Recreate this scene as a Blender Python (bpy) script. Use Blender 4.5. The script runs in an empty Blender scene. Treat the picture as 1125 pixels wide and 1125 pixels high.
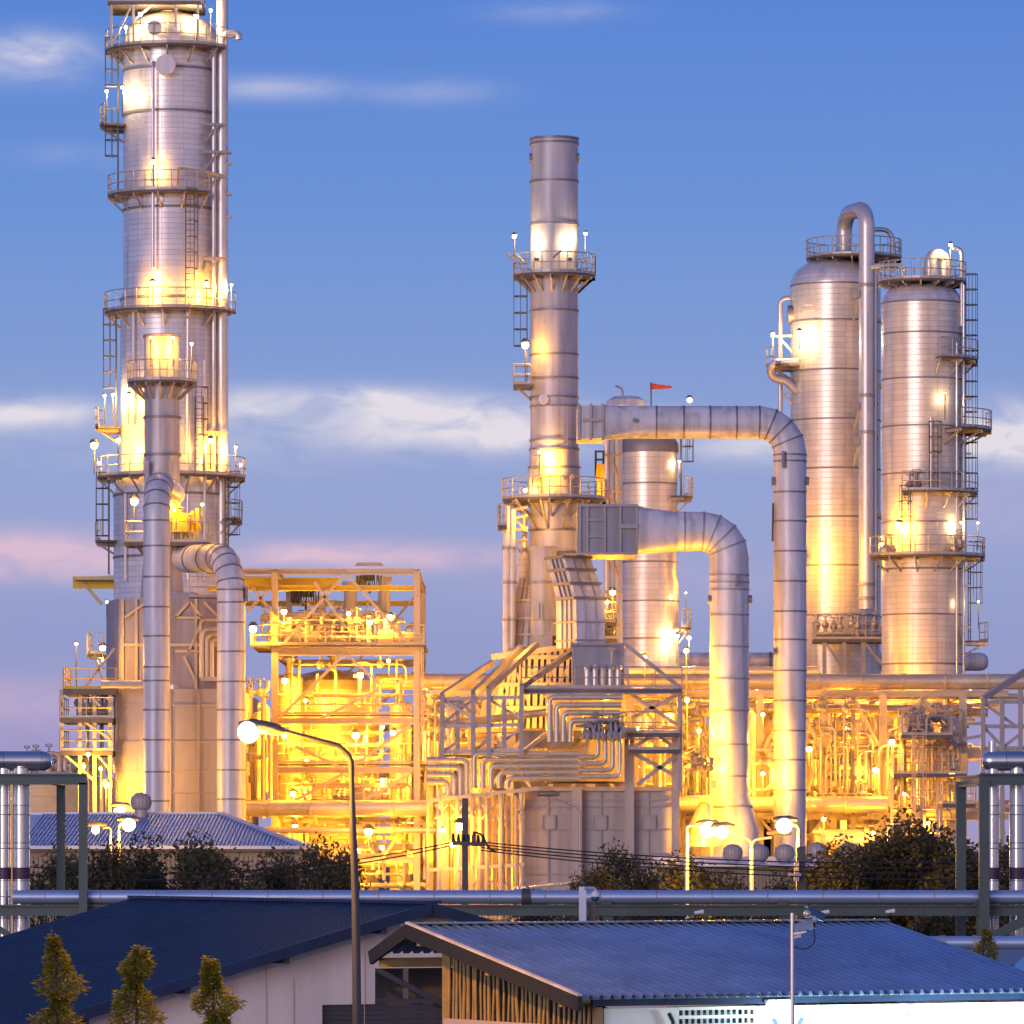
import bpy, math, random
from mathutils import Vector
random.seed(11)
SC = bpy.context.scene
COL = SC.collection
R = math.radians
# camera model: level camera at the origin, 7.5 m up, looking along +Y; horizon at row 930 of the 1125 px photo
F, HC, HY = 6000.0, 7.5, 930.0
def X(x, Y): return (x - 562.5) * Y / F
def Z(y, Y): return HC + (HY - y) * Y / F
def P(x, y, Y): return Vector((X(x, Y), Y, Z(y, Y)))
def S(Y): return Y / F

# ------------------------------------------------------------------ materials
def nt(m):
    m.use_nodes = True
    t = m.node_tree
    return t, t.nodes, t.links, t.nodes['Principled BSDF']
def mat(name, col, metal=0.0, rough=0.5, var=0.12, vscale=0.6, seam=None, seamdark=0.55, streak=0.0, ripple=None, bump=0.0, rvar=0.08, spec=0.5):
    m = bpy.data.materials.new(name)
    t, N, L, b = nt(m)
    b.inputs['Metallic'].default_value = metal
    b.inputs['Specular IOR Level'].default_value = spec
    tc = N.new('ShaderNodeTexCoord')
    ns = N.new('ShaderNodeTexNoise'); ns.inputs['Scale'].default_value = vscale; ns.inputs['Detail'].default_value = 6
    ns.inputs['Roughness'].default_value = 0.65
    mp = N.new('ShaderNodeMapping'); mp.inputs['Scale'].default_value = (1, 1, 0.35 if streak else 1)
    L.new(tc.outputs['Object'], mp.inputs['Vector']); L.new(mp.outputs['Vector'], ns.inputs['Vector'])
    mr = N.new('ShaderNodeMapRange')
    mr.inputs['From Min'].default_value = 0.3; mr.inputs['From Max'].default_value = 0.7
    mr.inputs['To Min'].default_value = 1 - var; mr.inputs['To Max'].default_value = 1 + var
    L.new(ns.outputs['Fac'], mr.inputs['Value'])
    mul = N.new('ShaderNodeMix'); mul.data_type = 'RGBA'; mul.blend_type = 'MULTIPLY'
    mul.inputs['Factor'].default_value = 1.0
    mul.inputs['A'].default_value = (*col, 1)
    L.new(mr.outputs['Result'], mul.inputs['B'])
    out = mul.outputs['Result']
    rr = N.new('ShaderNodeMapRange')
    rr.inputs['To Min'].default_value = rough - rvar; rr.inputs['To Max'].default_value = rough + rvar
    L.new(ns.outputs['Fac'], rr.inputs['Value'])
    rout = rr.outputs['Result']
    hgt = None
    if seam:
        br = N.new('ShaderNodeTexBrick'); br.offset = 0.0; br.squash = 1.0
        br.inputs['Scale'].default_value = 1.0
        br.inputs['Brick Width'].default_value = seam[0]; br.inputs['Row Height'].default_value = seam[1]
        br.inputs['Mortar Size'].default_value = seam[2]; br.inputs['Mortar Smooth'].default_value = 0.3
        br.inputs['Color1'].default_value = (0.90, 0.90, 0.92, 1); br.inputs['Color2'].default_value = (1.05, 1.04, 1.03, 1)
        br.inputs['Mortar'].default_value = (seamdark, seamdark, seamdark, 1)
        L.new(tc.outputs['UV'], br.inputs['Vector'])
        m2 = N.new('ShaderNodeMix'); m2.data_type = 'RGBA'; m2.blend_type = 'MULTIPLY'; m2.inputs['Factor'].default_value = 1.0
        L.new(out, m2.inputs['A']); L.new(br.outputs['Color'], m2.inputs['B']); out = m2.outputs['Result']
        hgt = br.outputs['Fac']
    if streak:
        n2 = N.new('ShaderNodeTexNoise'); n2.inputs['Scale'].default_value = 2.2; n2.inputs['Detail'].default_value = 5
        mp2 = N.new('ShaderNodeMapping'); mp2.inputs['Scale'].default_value = (1, 1, 0.05)
        L.new(tc.outputs['Object'], mp2.inputs['Vector']); L.new(mp2.outputs['Vector'], n2.inputs['Vector'])
        r2 = N.new('ShaderNodeMapRange'); r2.inputs['From Min'].default_value = 0.45; r2.inputs['From Max'].default_value = 0.75
        r2.inputs['To Min'].default_value = 1; r2.inputs['To Max'].default_value = 1 - streak
        L.new(n2.outputs['Fac'], r2.inputs['Value'])
        m3 = N.new('ShaderNodeMix'); m3.data_type = 'RGBA'; m3.blend_type = 'MULTIPLY'; m3.inputs['Factor'].default_value = 1.0
        L.new(out, m3.inputs['A']); L.new(r2.outputs['Result'], m3.inputs['B']); out = m3.outputs['Result']
    L.new(out, b.inputs['Base Color']); L.new(rout, b.inputs['Roughness'])
    if hgt or bump or ripple:
        bp = N.new('ShaderNodeBump')
        bp.inputs['Strength'].default_value = 0.5 if hgt else max(bump, 0.4)
        bp.inputs['Distance'].default_value = 0.03
        if hgt: bp.invert = True; L.new(hgt, bp.inputs['Height'])
        else: L.new(ns.outputs['Fac'], bp.inputs['Height'])
        L.new(bp.outputs['Normal'], b.inputs['Normal'])
    return m
def emat(name, col, s):
    m = bpy.data.materials.new(name)
    t, N, L, b = nt(m)
    b.inputs['Base Color'].default_value = (0.8, 0.8, 0.8, 1)
    b.inputs['Emission Color'].default_value = (*col, 1); b.inputs['Emission Strength'].default_value = s
    return m
SOD = (1.0, 0.44, 0.02)
WWH = (1.0, 0.68, 0.30)      # paler platform lamps
COOL = (0.72, 1.0, 0.95)     # fluorescent
M = {}
M['clad'] = mat('aluminium_cladding', (0.78, 0.73, 0.74), 0.4, 0.34, 0.10, 0.5, (1.5, 0.30, 0.013), 0.62, 0.26)
M['clad2'] = mat('bright_cladding', (0.74, 0.65, 0.57), 0.42, 0.33, 0.10, 0.5, (1.5, 0.33, 0.013), 0.66, 0.24)
M['duct'] = mat('duct_paint', (0.66, 0.62, 0.67), 0.1, 0.42, 0.18, 0.8, None, streak=0.42, bump=0.15)
M['stack'] = mat('stack_paint', (0.50, 0.47, 0.52), 0.12, 0.45, 0.17, 0.8, None, streak=0.42, bump=0.12)
M['panel'] = mat('casing_panel', (0.44, 0.38, 0.36), 0.15, 0.5, 0.12, 0.5, None, streak=0.25)
M['mauve'] = mat('mauve_casing_panel', (0.34, 0.29, 0.33), 0.15, 0.5, 0.14, 0.5, None, streak=0.3)
M['casing'] = mat('dark_casing_paint', (0.30, 0.29, 0.34), 0.3, 0.5, 0.12, 0.6, None, streak=0.2)
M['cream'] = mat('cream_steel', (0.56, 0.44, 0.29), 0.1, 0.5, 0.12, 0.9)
M['steel'] = mat('grey_steel', (0.36, 0.32, 0.33), 0.35, 0.5, 0.15, 0.9)
M['dark'] = mat('dark_steel', (0.10, 0.09, 0.10), 0.4, 0.55, 0.2, 1.0)
M['grate'] = mat('deck_grating', (0.13, 0.11, 0.11), 0.4, 0.6, 0.2, 2.0)
M['rail'] = mat('galvanised_rail', (0.42, 0.38, 0.36), 0.4, 0.45, 0.15, 1.0)
M['yrail'] = mat('yellow_rail', (0.62, 0.42, 0.06), 0.1, 0.5, 0.15, 1.0)
M['band'] = mat('dark_band', (0.24, 0.22, 0.24), 0.4, 0.5, 0.15, 1.0)
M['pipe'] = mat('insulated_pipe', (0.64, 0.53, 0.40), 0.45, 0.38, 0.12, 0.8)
M['pipe2'] = mat('galvanised_pipe', (0.60, 0.56, 0.56), 0.5, 0.35, 0.12, 0.8)
M['silver'] = mat('silver_jacket', (0.66, 0.68, 0.70), 0.9, 0.26, 0.08, 0.8, (1.6, 0.9, 0.012), 0.6)
M['green'] = mat('green_steel', (0.065, 0.10, 0.105), 0.2, 0.45, 0.15, 0.9)
M['bluepipe'] = mat('line_pipe_jacket', (0.48, 0.60, 0.82), 0.65, 0.32, 0.1, 0.6)
M['purple'] = mat('purple_band', (0.07, 0.03, 0.07), 0.0, 0.5)
M['navy'] = mat('navy_roof_sheet', (0.016, 0.033, 0.09), 0.15, 0.36, 0.35, 0.8, streak=0.2)
M['blue'] = mat('blue_roof_sheet', (0.20, 0.30, 0.48), 0.7, 0.2, 0.25, 0.5, streak=0.2)
M['paleroof'] = mat('zinc_roof_sheet', (0.46, 0.51, 0.66), 0.5, 0.4, 0.12, 0.5)
M['wall'] = mat('white_render', (0.80, 0.72, 0.70), 0, 0.75, 0.1, 0.7, streak=0.22)
M['whitewall'] = mat('white_paint', (0.78, 0.78, 0.76), 0, 0.7, 0.06, 0.7)
M['shedwall'] = mat('sheet_wall', (0.30, 0.26, 0.24), 0.1, 0.6, 0.15, 0.5, streak=0.2)
M['timber'] = mat('weathered_timber', (0.34, 0.24, 0.11), 0, 0.75, 0.3, 3.0)
M['darkwood'] = mat('dark_timber', (0.05, 0.04, 0.04), 0, 0.7, 0.2, 2.0)
M['black'] = mat('gap_shade_and_lens_black', (0.012, 0.011, 0.012), 0, 0.8)  # shade between the slats put into the colour; also the camera lenses
M['sign'] = mat('pale_sign_board', (0.55, 0.44, 0.42), 0, 0.6, 0.06, 0.6)
M['ink'] = mat('blue_ink', (0.02, 0.07, 0.2), 0, 0.5)
M['camblue'] = mat('camera_housing', (0.03, 0.10, 0.24), 0.1, 0.35)
M['red'] = mat('red_cloth', (0.65, 0.09, 0.07), 0, 0.8)
M['yel'] = mat('yellow_paint', (0.75, 0.52, 0.03), 0, 0.5)
M['leaf'] = mat('dusty_leaf', (0.075, 0.072, 0.038), 0, 0.6, 0.4, 1.5)
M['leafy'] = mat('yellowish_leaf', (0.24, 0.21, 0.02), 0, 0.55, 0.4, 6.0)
M['bark'] = mat('bark', (0.07, 0.05, 0.035), 0, 0.9, 0.3, 4.0)
M['ground'] = mat('gravel_ground', (0.11, 0.10, 0.085), 0, 0.9, 0.3, 0.15, bump=0.3)
M['wire'] = mat('black_cable', (0.02, 0.02, 0.022), 0, 0.6)
M['hill'] = mat('far_scrub', (0.04, 0.05, 0.04), 0, 0.9, 0.3, 0.02)
M['bulb'] = emat('sodium_bulb', (1.0, 0.72, 0.25), 22)
M['wbulb'] = emat('pale_bulb', (1.0, 0.84, 0.55), 12)
M['cbulb'] = emat('fluorescent_bulb', (0.8, 1.0, 0.96), 10)
M['rbulb'] = emat('red_beacon_bulb', (1.0, 0.08, 0.25), 5)
M['lampdark'] = mat('lamp_housing', (0.16, 0.15, 0.15), 0.3, 0.45)

for k_ in ('leaf', 'leafy'):          # light passes through leaves
    t_, N_, L_, b_ = nt(M[k_]); o_ = N_['Material Output']; tr_ = N_.new('ShaderNodeBsdfTranslucent'); mx_ = N_.new('ShaderNodeMixShader'); mx_.inputs[0].default_value = 0.4
    src_ = b_.inputs['Base Color'].links[0].from_socket; L_.new(src_, tr_.inputs[0]); L_.new(b_.outputs[0], mx_.inputs[1]); L_.new(tr_.outputs[0], mx_.inputs[2]); L_.new(mx_.outputs[0], o_.inputs[0])

# ------------------------------------------------------------------ mesh builder
class MB:
    def __init__(s): s.v = []; s.f = []; s.uv = []; s.cut = [(0,0)]; s.hold = False
    def add(s, vs, fs, uvs=None):
        if not s.hold and s.f: s.cut.append((len(s.v), len(s.f)))
        b = len(s.v); s.v += [tuple(v) for v in vs]
        for i, f in enumerate(fs):
            s.f.append([b + k for k in f]); s.uv.append(uvs[i] if uvs else None)
        return s
    def box(s, x0, x1, y0, y1, z0, z1):
        vs = [(x0,y0,z0),(x1,y0,z0),(x1,y1,z0),(x0,y1,z0),(x0,y0,z1),(x1,y0,z1),(x1,y1,z1),(x0,y1,z1)]
        return s.add(vs, [(0,3,2,1),(4,5,6,7),(0,1,5,4),(1,2,6,5),(2,3,7,6),(3,0,4,7)])
    def hexa(s, b, t):           # two quads (bottom, top), counter-clockwise from above
        return s.add(list(b) + list(t), [(3,2,1,0),(4,5,6,7),(0,1,5,4),(1,2,6,5),(2,3,7,6),(3,0,4,7)])
    def prism(s, p, q, prof, up=None):
        p = Vector(p); q = Vector(q); d = (q - p).normalized()
        u = Vector(up) if up else (Vector((0,0,1)) if abs(d.z) < 0.9 else Vector((0,1,0)))
        a = d.cross(u).normalized(); c = a.cross(d)
        n = len(prof)
        vs = [p + a*i + c*j for i, j in prof] + [q + a*i + c*j for i, j in prof]
        fs = [(i, (i+1) % n, n + (i+1) % n, n + i) for i in range(n)]
        fs.append(tuple(range(n-1, -1, -1))); fs.append(tuple(range(n, 2*n)))
        return s.add(vs, fs)
    def bar(s, p, q, w, h=None, up=None):
        h = h or w; w /= 2; h /= 2
        return s.prism(p, q, [(-w,-h),(w,-h),(w,h),(-w,h)], up)
    def ibeam(s, p, q, w, h, up=None, t=0.16):
        a, b, c, e = w/2, h/2, w*t/2, h/2 - h*t
        return s.prism(p, q, [(-a,-b),(a,-b),(a,-e),(c,-e),(c,e),(a,e),(a,b),(-a,b),(-a,e),(-c,e),(-c,-e),(-a,-e)], up)
    def tube(s, path, r, n=8, caps=True):
        path = [Vector(p) for p in path]; m = len(path)
        rs = r if isinstance(r, (list, tuple)) else [r]*m
        tan = []
        for i in range(m):
            if i == 0: d = path[1]-path[0]
            elif i == m-1: d = path[-1]-path[-2]
            else: d = (path[i+1]-path[i]).normalized() + (path[i]-path[i-1]).normalized()
            tan.append(d.normalized())
        u = Vector((0,0,1)) if abs(tan[0].z) < 0.9 else Vector((1,0,0))
        a = tan[0].cross(u).normalized()
        vs = []; ln = [0.0]
        for i in range(m):
            a = (a - tan[i]*a.dot(tan[i])).normalized(); c = tan[i].cross(a)
            k = rs[i]
            for j in range(n):
                t = 2*math.pi*j/n
                vs.append(path[i] + (a*math.cos(t) + c*math.sin(t))*k)
            if i: ln.append(ln[-1] + (path[i]-path[i-1]).length)
        fs = []; uv = []; r0 = max(rs)
        for i in range(m-1):
            for j in range(n):
                fs.append((i*n+j, i*n+(j+1)%n, (i+1)*n+(j+1)%n, (i+1)*n+j))
                u0 = 2*math.pi*j/n*r0; u1 = 2*math.pi*(j+1)/n*r0
                uv.append(((u0,ln[i]),(u1,ln[i]),(u1,ln[i+1]),(u0,ln[i+1])))
        if caps:
            fs.append(tuple(range(n-1,-1,-1))); uv.append(None)
            fs.append(tuple(range((m-1)*n, m*n))); uv.append(None)
        return s.add(vs, fs, uv)
    def lathe(s, cx, cy, prof, n=48):
        vs = []; fs = []; uv = []; m = len(prof); r0 = max(r for r, z in prof); ln = [prof[0][1]]
        for i in range(1, m): ln.append(ln[-1] + math.hypot(prof[i][0]-prof[i-1][0], prof[i][1]-prof[i-1][1]))
        for r, z in prof:
            for j in range(n):
                t = 2*math.pi*j/n; vs.append((cx + r*math.cos(t), cy + r*math.sin(t), z))
        for i in range(m-1):
            for j in range(n):
                fs.append((i*n+j, i*n+(j+1)%n, (i+1)*n+(j+1)%n, (i+1)*n+j))
                u0 = 2*math.pi*j/n*r0; u1 = 2*math.pi*(j+1)/n*r0
                uv.append(((u0,ln[i]),(u1,ln[i]),(u1,ln[i+1]),(u0,ln[i+1])))
        return s.add(vs, fs, uv)
    def cyl(s, cx, cy, z0, z1, r, r1=None, n=24):
        r1 = r if r1 is None else r1
        return s.lathe(cx, cy, [(0.001,z0),(r,z0),(r1,z1),(0.001,z1)], n)
    def ball(s, c, r, n=12, sq=1.0):
        k = max(4, n//2)
        return s.lathe(c[0], c[1], [(max(0.001, r*math.sin(math.pi*i/k)), c[2] - sq*r*math.cos(math.pi*i/k)) for i in range(k+1)], n)
    def ring(s, c, d, r, w=0.1, t=0.05, n=28):
        c = Vector(c); d = Vector(d).normalized()
        return s.tube([c - d*w/2 - d*0.001, c - d*w/2, c + d*w/2, c + d*w/2 + d*0.001], [r*0.98, r+t, r+t, r*0.98], n, False)
    def rail(s, pts, h=1.1, r=0.032, step=1.3, mid=(0.55,), toe=True):
        pts = [Vector(p) for p in pts]
        for a, b in zip(pts[:-1], pts[1:]):
            for k in (h,) + tuple(mid):
                s.tube([a + Vector((0,0,k)), b + Vector((0,0,k))], r, 5)
            if toe: s.bar(a + Vector((0,0,0.08)), b + Vector((0,0,0.08)), 0.02, 0.14)
            n = max(1, round((b-a).length/step))
            for i in range(n):
                q = a.lerp(b, i/n); s.tube([q, q + Vector((0,0,h))], r, 5)
        s.tube([pts[-1], pts[-1] + Vector((0,0,h))], r, 5)
        return s
    def ladder(s, x, y, z0, z1, ang=-90, w=0.5, cage=True, r=0.03):
        t = Vector((-math.sin(R(ang)), math.cos(R(ang)), 0)); o = Vector((math.cos(R(ang)), math.sin(R(ang)), 0))
        b = Vector((x, y, 0))
        for k in (-1, 1):
            s.bar(b + t*k*w/2 + Vector((0,0,z0)), b + t*k*w/2 + Vector((0,0,z1)), 0.06)
        z = z0 + 0.2
        while z < z1:
            s.tube([b - t*w/2 + Vector((0,0,z)), b + t*w/2 + Vector((0,0,z))], 0.018, 4); z += 0.35
        if cage:
            z = z0 + 2.2
            hoop = [(-w/2, 0), (-w*0.75, 0.35), (-w*0.4, 0.72), (w*0.4, 0.72), (w*0.75, 0.35), (w/2, 0)]
            while z < z1 + 0.9:
                s.tube([b + t*i + o*j + Vector((0,0,z)) for i, j in hoop], 0.028, 4); z += 0.9
            for i, j in hoop[1:5]:
                s.bar(b + t*i + o*j + Vector((0,0,z0+2.2)), b + t*i + o*j + Vector((0,0,z-0.9)), 0.035)
        return s
def bend(pts, rad, k=6):
    pts = [Vector(p) for p in pts]; out = [pts[0]]
    for a, b, c in zip(pts[:-2], pts[1:-1], pts[2:]):
        d1 = (a-b).normalized(); d2 = (c-b).normalized()
        ang = d1.angle(d2)
        if ang > math.pi - 0.05: out.append(b); continue
        tl = min(rad/math.tan(ang/2), 0.49*(a-b).length, 0.49*(c-b).length)
        rr = tl*math.tan(ang/2)
        cen = b + (d1+d2).normalized()*(rr/math.sin(ang/2))
        p1 = b + d1*tl; p2 = b + d2*tl
        v1 = p1-cen; v2 = p2-cen; th = v1.angle(v2)
        for i in range(k+1):
            f = i/k
            out.append(cen + (v1*math.sin((1-f)*th) + v2*math.sin(f*th))/math.sin(th))
    out.append(pts[-1])
    return out

# ------------------------------------------------------------------ objects
def link(name, mb, m, loc=(0,0,0), parent=None, sharp=35):
    sharp = getattr(mb, 'sharp', sharp)
    lx, ly, lz = loc
    me = bpy.data.meshes.new(name)
    me.from_pydata([(x-lx, y-ly, z-lz) for x, y, z in mb.v], [], mb.f)
    ul = me.uv_layers.new(name='UVMap')
    k = 0; d = ul.data
    for f, uv in zip(mb.f, mb.uv):
        for i in range(len(f)):
            if uv: d[k].uv = uv[i]
            k += 1
    me.polygons.foreach_set('use_smooth', [True]*len(me.polygons))
    me.update()
    me.set_sharp_from_angle(angle=R(sharp))
    me.materials.append(M[m] if isinstance(m, str) else m)
    o = bpy.data.objects.new(name, me); COL.objects.link(o)
    if parent: o.parent = parent
    else: o.location = loc
    return o
def tag(o, label=None, cat=None, group=None, kind=None):
    if label: o['label'] = label
    if cat: o['category'] = cat
    if group: o['group'] = group
    if kind: o['kind'] = kind
    return o
SPLIT = set('clamp stiffening_band flange pipe_flange joint_band brace lifting_lug jacket_seam saddle deck_post platform_post post purlin strut knee_brace valve burner_cap guide davit tie stiffener pipe_clip riser_pipe rafter tube wind_girder test_port step barge_board coil_pipe'.split())
class Thing:
    def __init__(s, name, label, cat, loc, group=None):
        s.loc = tuple(loc); s.o = bpy.data.objects.new(name, None); COL.objects.link(s.o)
        s.o.location = s.loc; s.o.empty_display_size = 0.2
        tag(s.o, label, cat, group)
    def add(s, name, mb, m, parent=None, label=None):
        if name in SPLIT and len(mb.cut) > 1:
            ends = mb.cut[1:] + [(len(mb.v), len(mb.f))]
            for (v0, f0), (v1, f1) in zip(mb.cut, ends):
                q = MB(); q.v = mb.v[v0:v1]; q.f = [[i-v0 for i in f] for f in mb.f[f0:f1]]; q.uv = mb.uv[f0:f1]
                o = link(name, q, m, s.loc, parent or s.o)
            return o
        o = link(name, mb, m, s.loc, parent or s.o)
        if label: o['label'] = label
        return o
    def light(s, p, power, col=SOD, r=0.12):
        point(p, power, col, r, s.o, s.loc)
NL = [0]
def point(p, power, col=SOD, r=0.12, parent=None, base=(0,0,0)):
    l = bpy.data.lights.new('lamp_light', 'POINT'); l.energy = power*LG; l.color = col; l.shadow_soft_size = r
    o = bpy.data.objects.new('lamp_light', l); COL.objects.link(o); NL[0] += 1
    o.location = Vector(p) - Vector(base)
    if parent: o.parent = parent
LG = 3.8
def dup(root, loc, rotz=0.0, sc=1.0, label=None):
    r = root.copy(); COL.objects.link(r); r.location = loc; r.rotation_euler = (0,0,rotz); r.scale = (sc,sc,sc)
    if label: r['label'] = label
    for ch in list(root.children):
        c = ch.copy(); COL.objects.link(c); c.parent = r
        for g in list(ch.children):
            e = g.copy(); COL.objects.link(e); e.parent = c
    return r
# parts shared by the plant's equipment
def ring_platform(T, cx, cy, z, r0, r1, a0, a1, rail='rail', deck='grate', brk=True):
    n = max(3, int(abs(a1-a0)/12)); A = [R(a0 + (a1-a0)*i/n) for i in range(n+1)]
    mb = MB(); vs = []
    for a in A:
        c, s_ = math.cos(a), math.sin(a)
        vs += [(cx+r0*c, cy+r0*s_, z-0.12), (cx+r1*c, cy+r1*s_, z-0.12), (cx+r1*c, cy+r1*s_, z), (cx+r0*c, cy+r0*s_, z)]
    fs = []
    for i in range(n):
        b = i*4
        for k in range(4): fs.append((b+k, b+4+k, b+4+(k+1)%4, b+(k+1)%4))
    fs += [(0,1,2,3), (n*4+3, n*4+2, n*4+1, n*4)]
    mb.add(vs, fs)
    p = T.add('platform', mb, deck)
    rb = MB().rail([(cx+r1*math.cos(a), cy+r1*math.sin(a), z) for a in A], step=1.2)
    T.add('railing', rb, rail, p)
    if brk:
        kb = MB()
        for a in A[::2]:
            c, s_ = math.cos(a), math.sin(a)
            kb.bar((cx+r0*c, cy+r0*s_, z-0.95), (cx+(r1-0.1)*c, cy+(r1-0.1)*s_, z-0.16), 0.09)
            kb.bar((cx+r0*c, cy+r0*s_, z-0.2), (cx+r1*c, cy+r1*s_, z-0.2), 0.09, 0.16)
        T.add('bracket', kb, 'steel', p)
    return p
def rect_platform(T, x0, x1, y0, y1, z, rail='rail', deck='grate', sides='lrfb', th=0.2):
    mb = MB().box(x0, x1, y0, y1, z-th, z)
    p = T.add('platform', mb, deck)
    rb = MB()
    if 'f' in sides: rb.rail([(x0,y0+.04,z),(x1,y0+.04,z)])
    if 'b' in sides: rb.rail([(x0,y1-.04,z),(x1,y1-.04,z)])
    if 'l' in sides: rb.rail([(x0+.04,y0,z),(x0+.04,y1,z)])
    if 'r' in sides: rb.rail([(x1-.04,y0,z),(x1-.04,y1,z)])
    T.add('railing', rb, rail, p)
    return p
def flood(T, p, power, col=SOD, r=0.13, off=(0,-0.45,-0.1), pole=1.6, arm=0.0, parent=None):
    """a lamp on a short post: post, housing and bulb"""
    p = Vector(p); mb = MB()
    b = p + Vector((arm, 0, 0))
    if pole: mb.tube(bend([b - Vector((0,0,pole)), b + Vector((0,0,0.18)), p + Vector((0,0,0.2))], 0.15, 4) if arm else [b - Vector((0,0,pole)), b + Vector((0,0,0.1))], 0.035, 6)
    mb.cyl(p.x, p.y, p.z + r*0.55, p.z + r*1.5, r*1.2, r*0.5, 12)
    o = T.add('floodlight', mb, 'lampdark', parent)
    r *= 0.78
    T.add('bulb', MB().ball(p, r, 12), 'bulb' if col is SOD else ('cbulb' if col is COOL else 'wbulb'), o)
    if power: T.light(p + Vector(off), power, col)
    return o
def valve(mb, p, s=0.22, wheel=True):
    p = Vector(p)
    mb.ball(p, s, 8); mb.hold = True; mb.cyl(p.x, p.y, p.z, p.z+s*2.4, s*0.25, None, 6)
    if wheel: mb.ring(p + Vector((0,0,s*2.5)), (0,0.4,1), s*0.9, 0.05, 0.03, 10)
    mb.hold = False
def frame(T, xs, ys, zs, cw=0.4, bw=0.3, m='cream', z0=0.0, braces=(), cross=True, skip=()):
    for x in xs:
        for y in ys:
            T.add('column', MB().ibeam((x,y,z0), (x,y,zs[-1]), cw, cw, (0,1,0)), m)
    for i, z in enumerate(zs):
        for y in ys:
            for a, b in zip(xs[:-1], xs[1:]):
                T.add('beam', MB().ibeam((a+cw/2,y,z), (b-cw/2,y,z), bw, bw*1.3), m)
        if cross:
            mb = MB()
            for x in xs:
                for a, b in zip(ys[:-1], ys[1:]): mb.ibeam((x,a+cw/2,z-0.02), (x,b-cw/2,z-0.02), bw, bw*1.2)
            T.add('cross_beam', mb, m)
    for (i, j, k, l, y) in braces:       # from (xs[i], z=zs[j]) to (xs[k], zs[l]); j = -1 is the foot
        za = z0 if j < 0 else zs[j]; zb = z0 if l < 0 else zs[l]
        T.add('brace', MB().bar((xs[i], ys[y]-0.03, za), (xs[k], ys[y]-0.03, zb), 0.2), m)
# ------------------------------------------------------------------ camera, sun, sky
cam = bpy.data.cameras.new('camera'); co = bpy.data.objects.new('camera', cam); COL.objects.link(co)
co.location = (0,0,HC); co.rotation_euler = (R(90),0,0)
cam.sensor_width = 36; cam.lens = 36*F/1125; cam.shift_y = (HY-562.5)/1125; cam.clip_start = 1; cam.clip_end = 20000
SC.camera = co
SC.view_settings.view_transform = 'Standard'; SC.view_settings.look = 'None'; SC.view_settings.exposure = 0; SC.view_settings.gamma = 1
sl = bpy.data.lights.new('afterglow_sun', 'SUN'); sl.energy = 1.2; sl.angle = R(25); sl.color = (1.0, 0.82, 0.86)
so = bpy.data.objects.new('afterglow_sun', sl); COL.objects.link(so)
SUN_AZ, SUN_EL = R(208), R(6)      # low afterglow behind the camera, to its left
sd = Vector((math.sin(SUN_AZ)*math.cos(SUN_EL), math.cos(SUN_AZ)*math.cos(SUN_EL), math.sin(SUN_EL)))
so.rotation_euler = sd.to_track_quat('Z', 'Y').to_euler()
W = bpy.data.worlds.new('World'); SC.world = W; W.use_nodes = True
wt = W.node_tree; N = wt.nodes; L = wt.links
for n in list(N): N.remove(n)
out = N.new('ShaderNodeOutputWorld')
def mth(op, a, b=None, c=None, clamp=False):
    n = N.new('ShaderNodeMath'); n.operation = op; n.use_clamp = clamp
    for i, v in enumerate((a, b, c)):
        if v is None: continue
        if isinstance(v, (int, float)): n.inputs[i].default_value = v
        else: L.new(v, n.inputs[i])
    return n.outputs[0]
def mixc(f, a, b, mode='MIX'):
    n = N.new('ShaderNodeMix'); n.data_type = 'RGBA'; n.blend_type = mode
    for k, v in (('Factor', f), ('A', a), ('B', b)):
        if isinstance(v, (int, float)): n.inputs[k].default_value = v
        elif isinstance(v, tuple): n.inputs[k].default_value = (*v, 1)
        else: L.new(v, n.inputs[k])
    return n.outputs['Result']
tc = N.new('ShaderNodeTexCoord'); sx = N.new('ShaderNodeSeparateXYZ'); L.new(tc.outputs['Generated'], sx.inputs[0])
dx, dy, dz = sx.outputs
sky = N.new('ShaderNodeTexSky'); sky.sky_type = 'NISHITA'; sky.sun_disc = False
sky.sun_elevation = R(1.0); sky.sun_rotation = SUN_AZ
ramp = N.new('ShaderNodeValToRGB'); cr = ramp.color_ramp
def lin(c): return tuple(((v/255)/12.92 if v <= 10 else (((v/255)+0.055)/1.055)**2.4) for v in c)
stops = [(-0.02, (120,112,120)), (0.0, (166,158,202)), (0.022, (162,158,208)), (0.034, (148,159,209)), (0.060, (152,168,217)), (0.085, (131,159,218)), (0.115, (106,148,220)), (0.155, (84,132,218)), (0.4, (62,106,194)), (1.0, (44,72,140))]
def rp(z): return 0.1 + z*0.9 if z >= 0 else 0.1 + z
while len(cr.elements) > 1: cr.elements.remove(cr.elements[-1])
cr.elements[0].position = rp(stops[0][0]); cr.elements[0].color = (*lin(stops[0][1]), 1)
for z, c in stops[1:]:
    e = cr.elements.new(rp(z)); e.color = (*lin(c), 1)
L.new(mth('ADD', mth('MULTIPLY', dz, 0.9), 0.1, clamp=True), ramp.inputs[0])
base = ramp.outputs[0]
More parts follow.
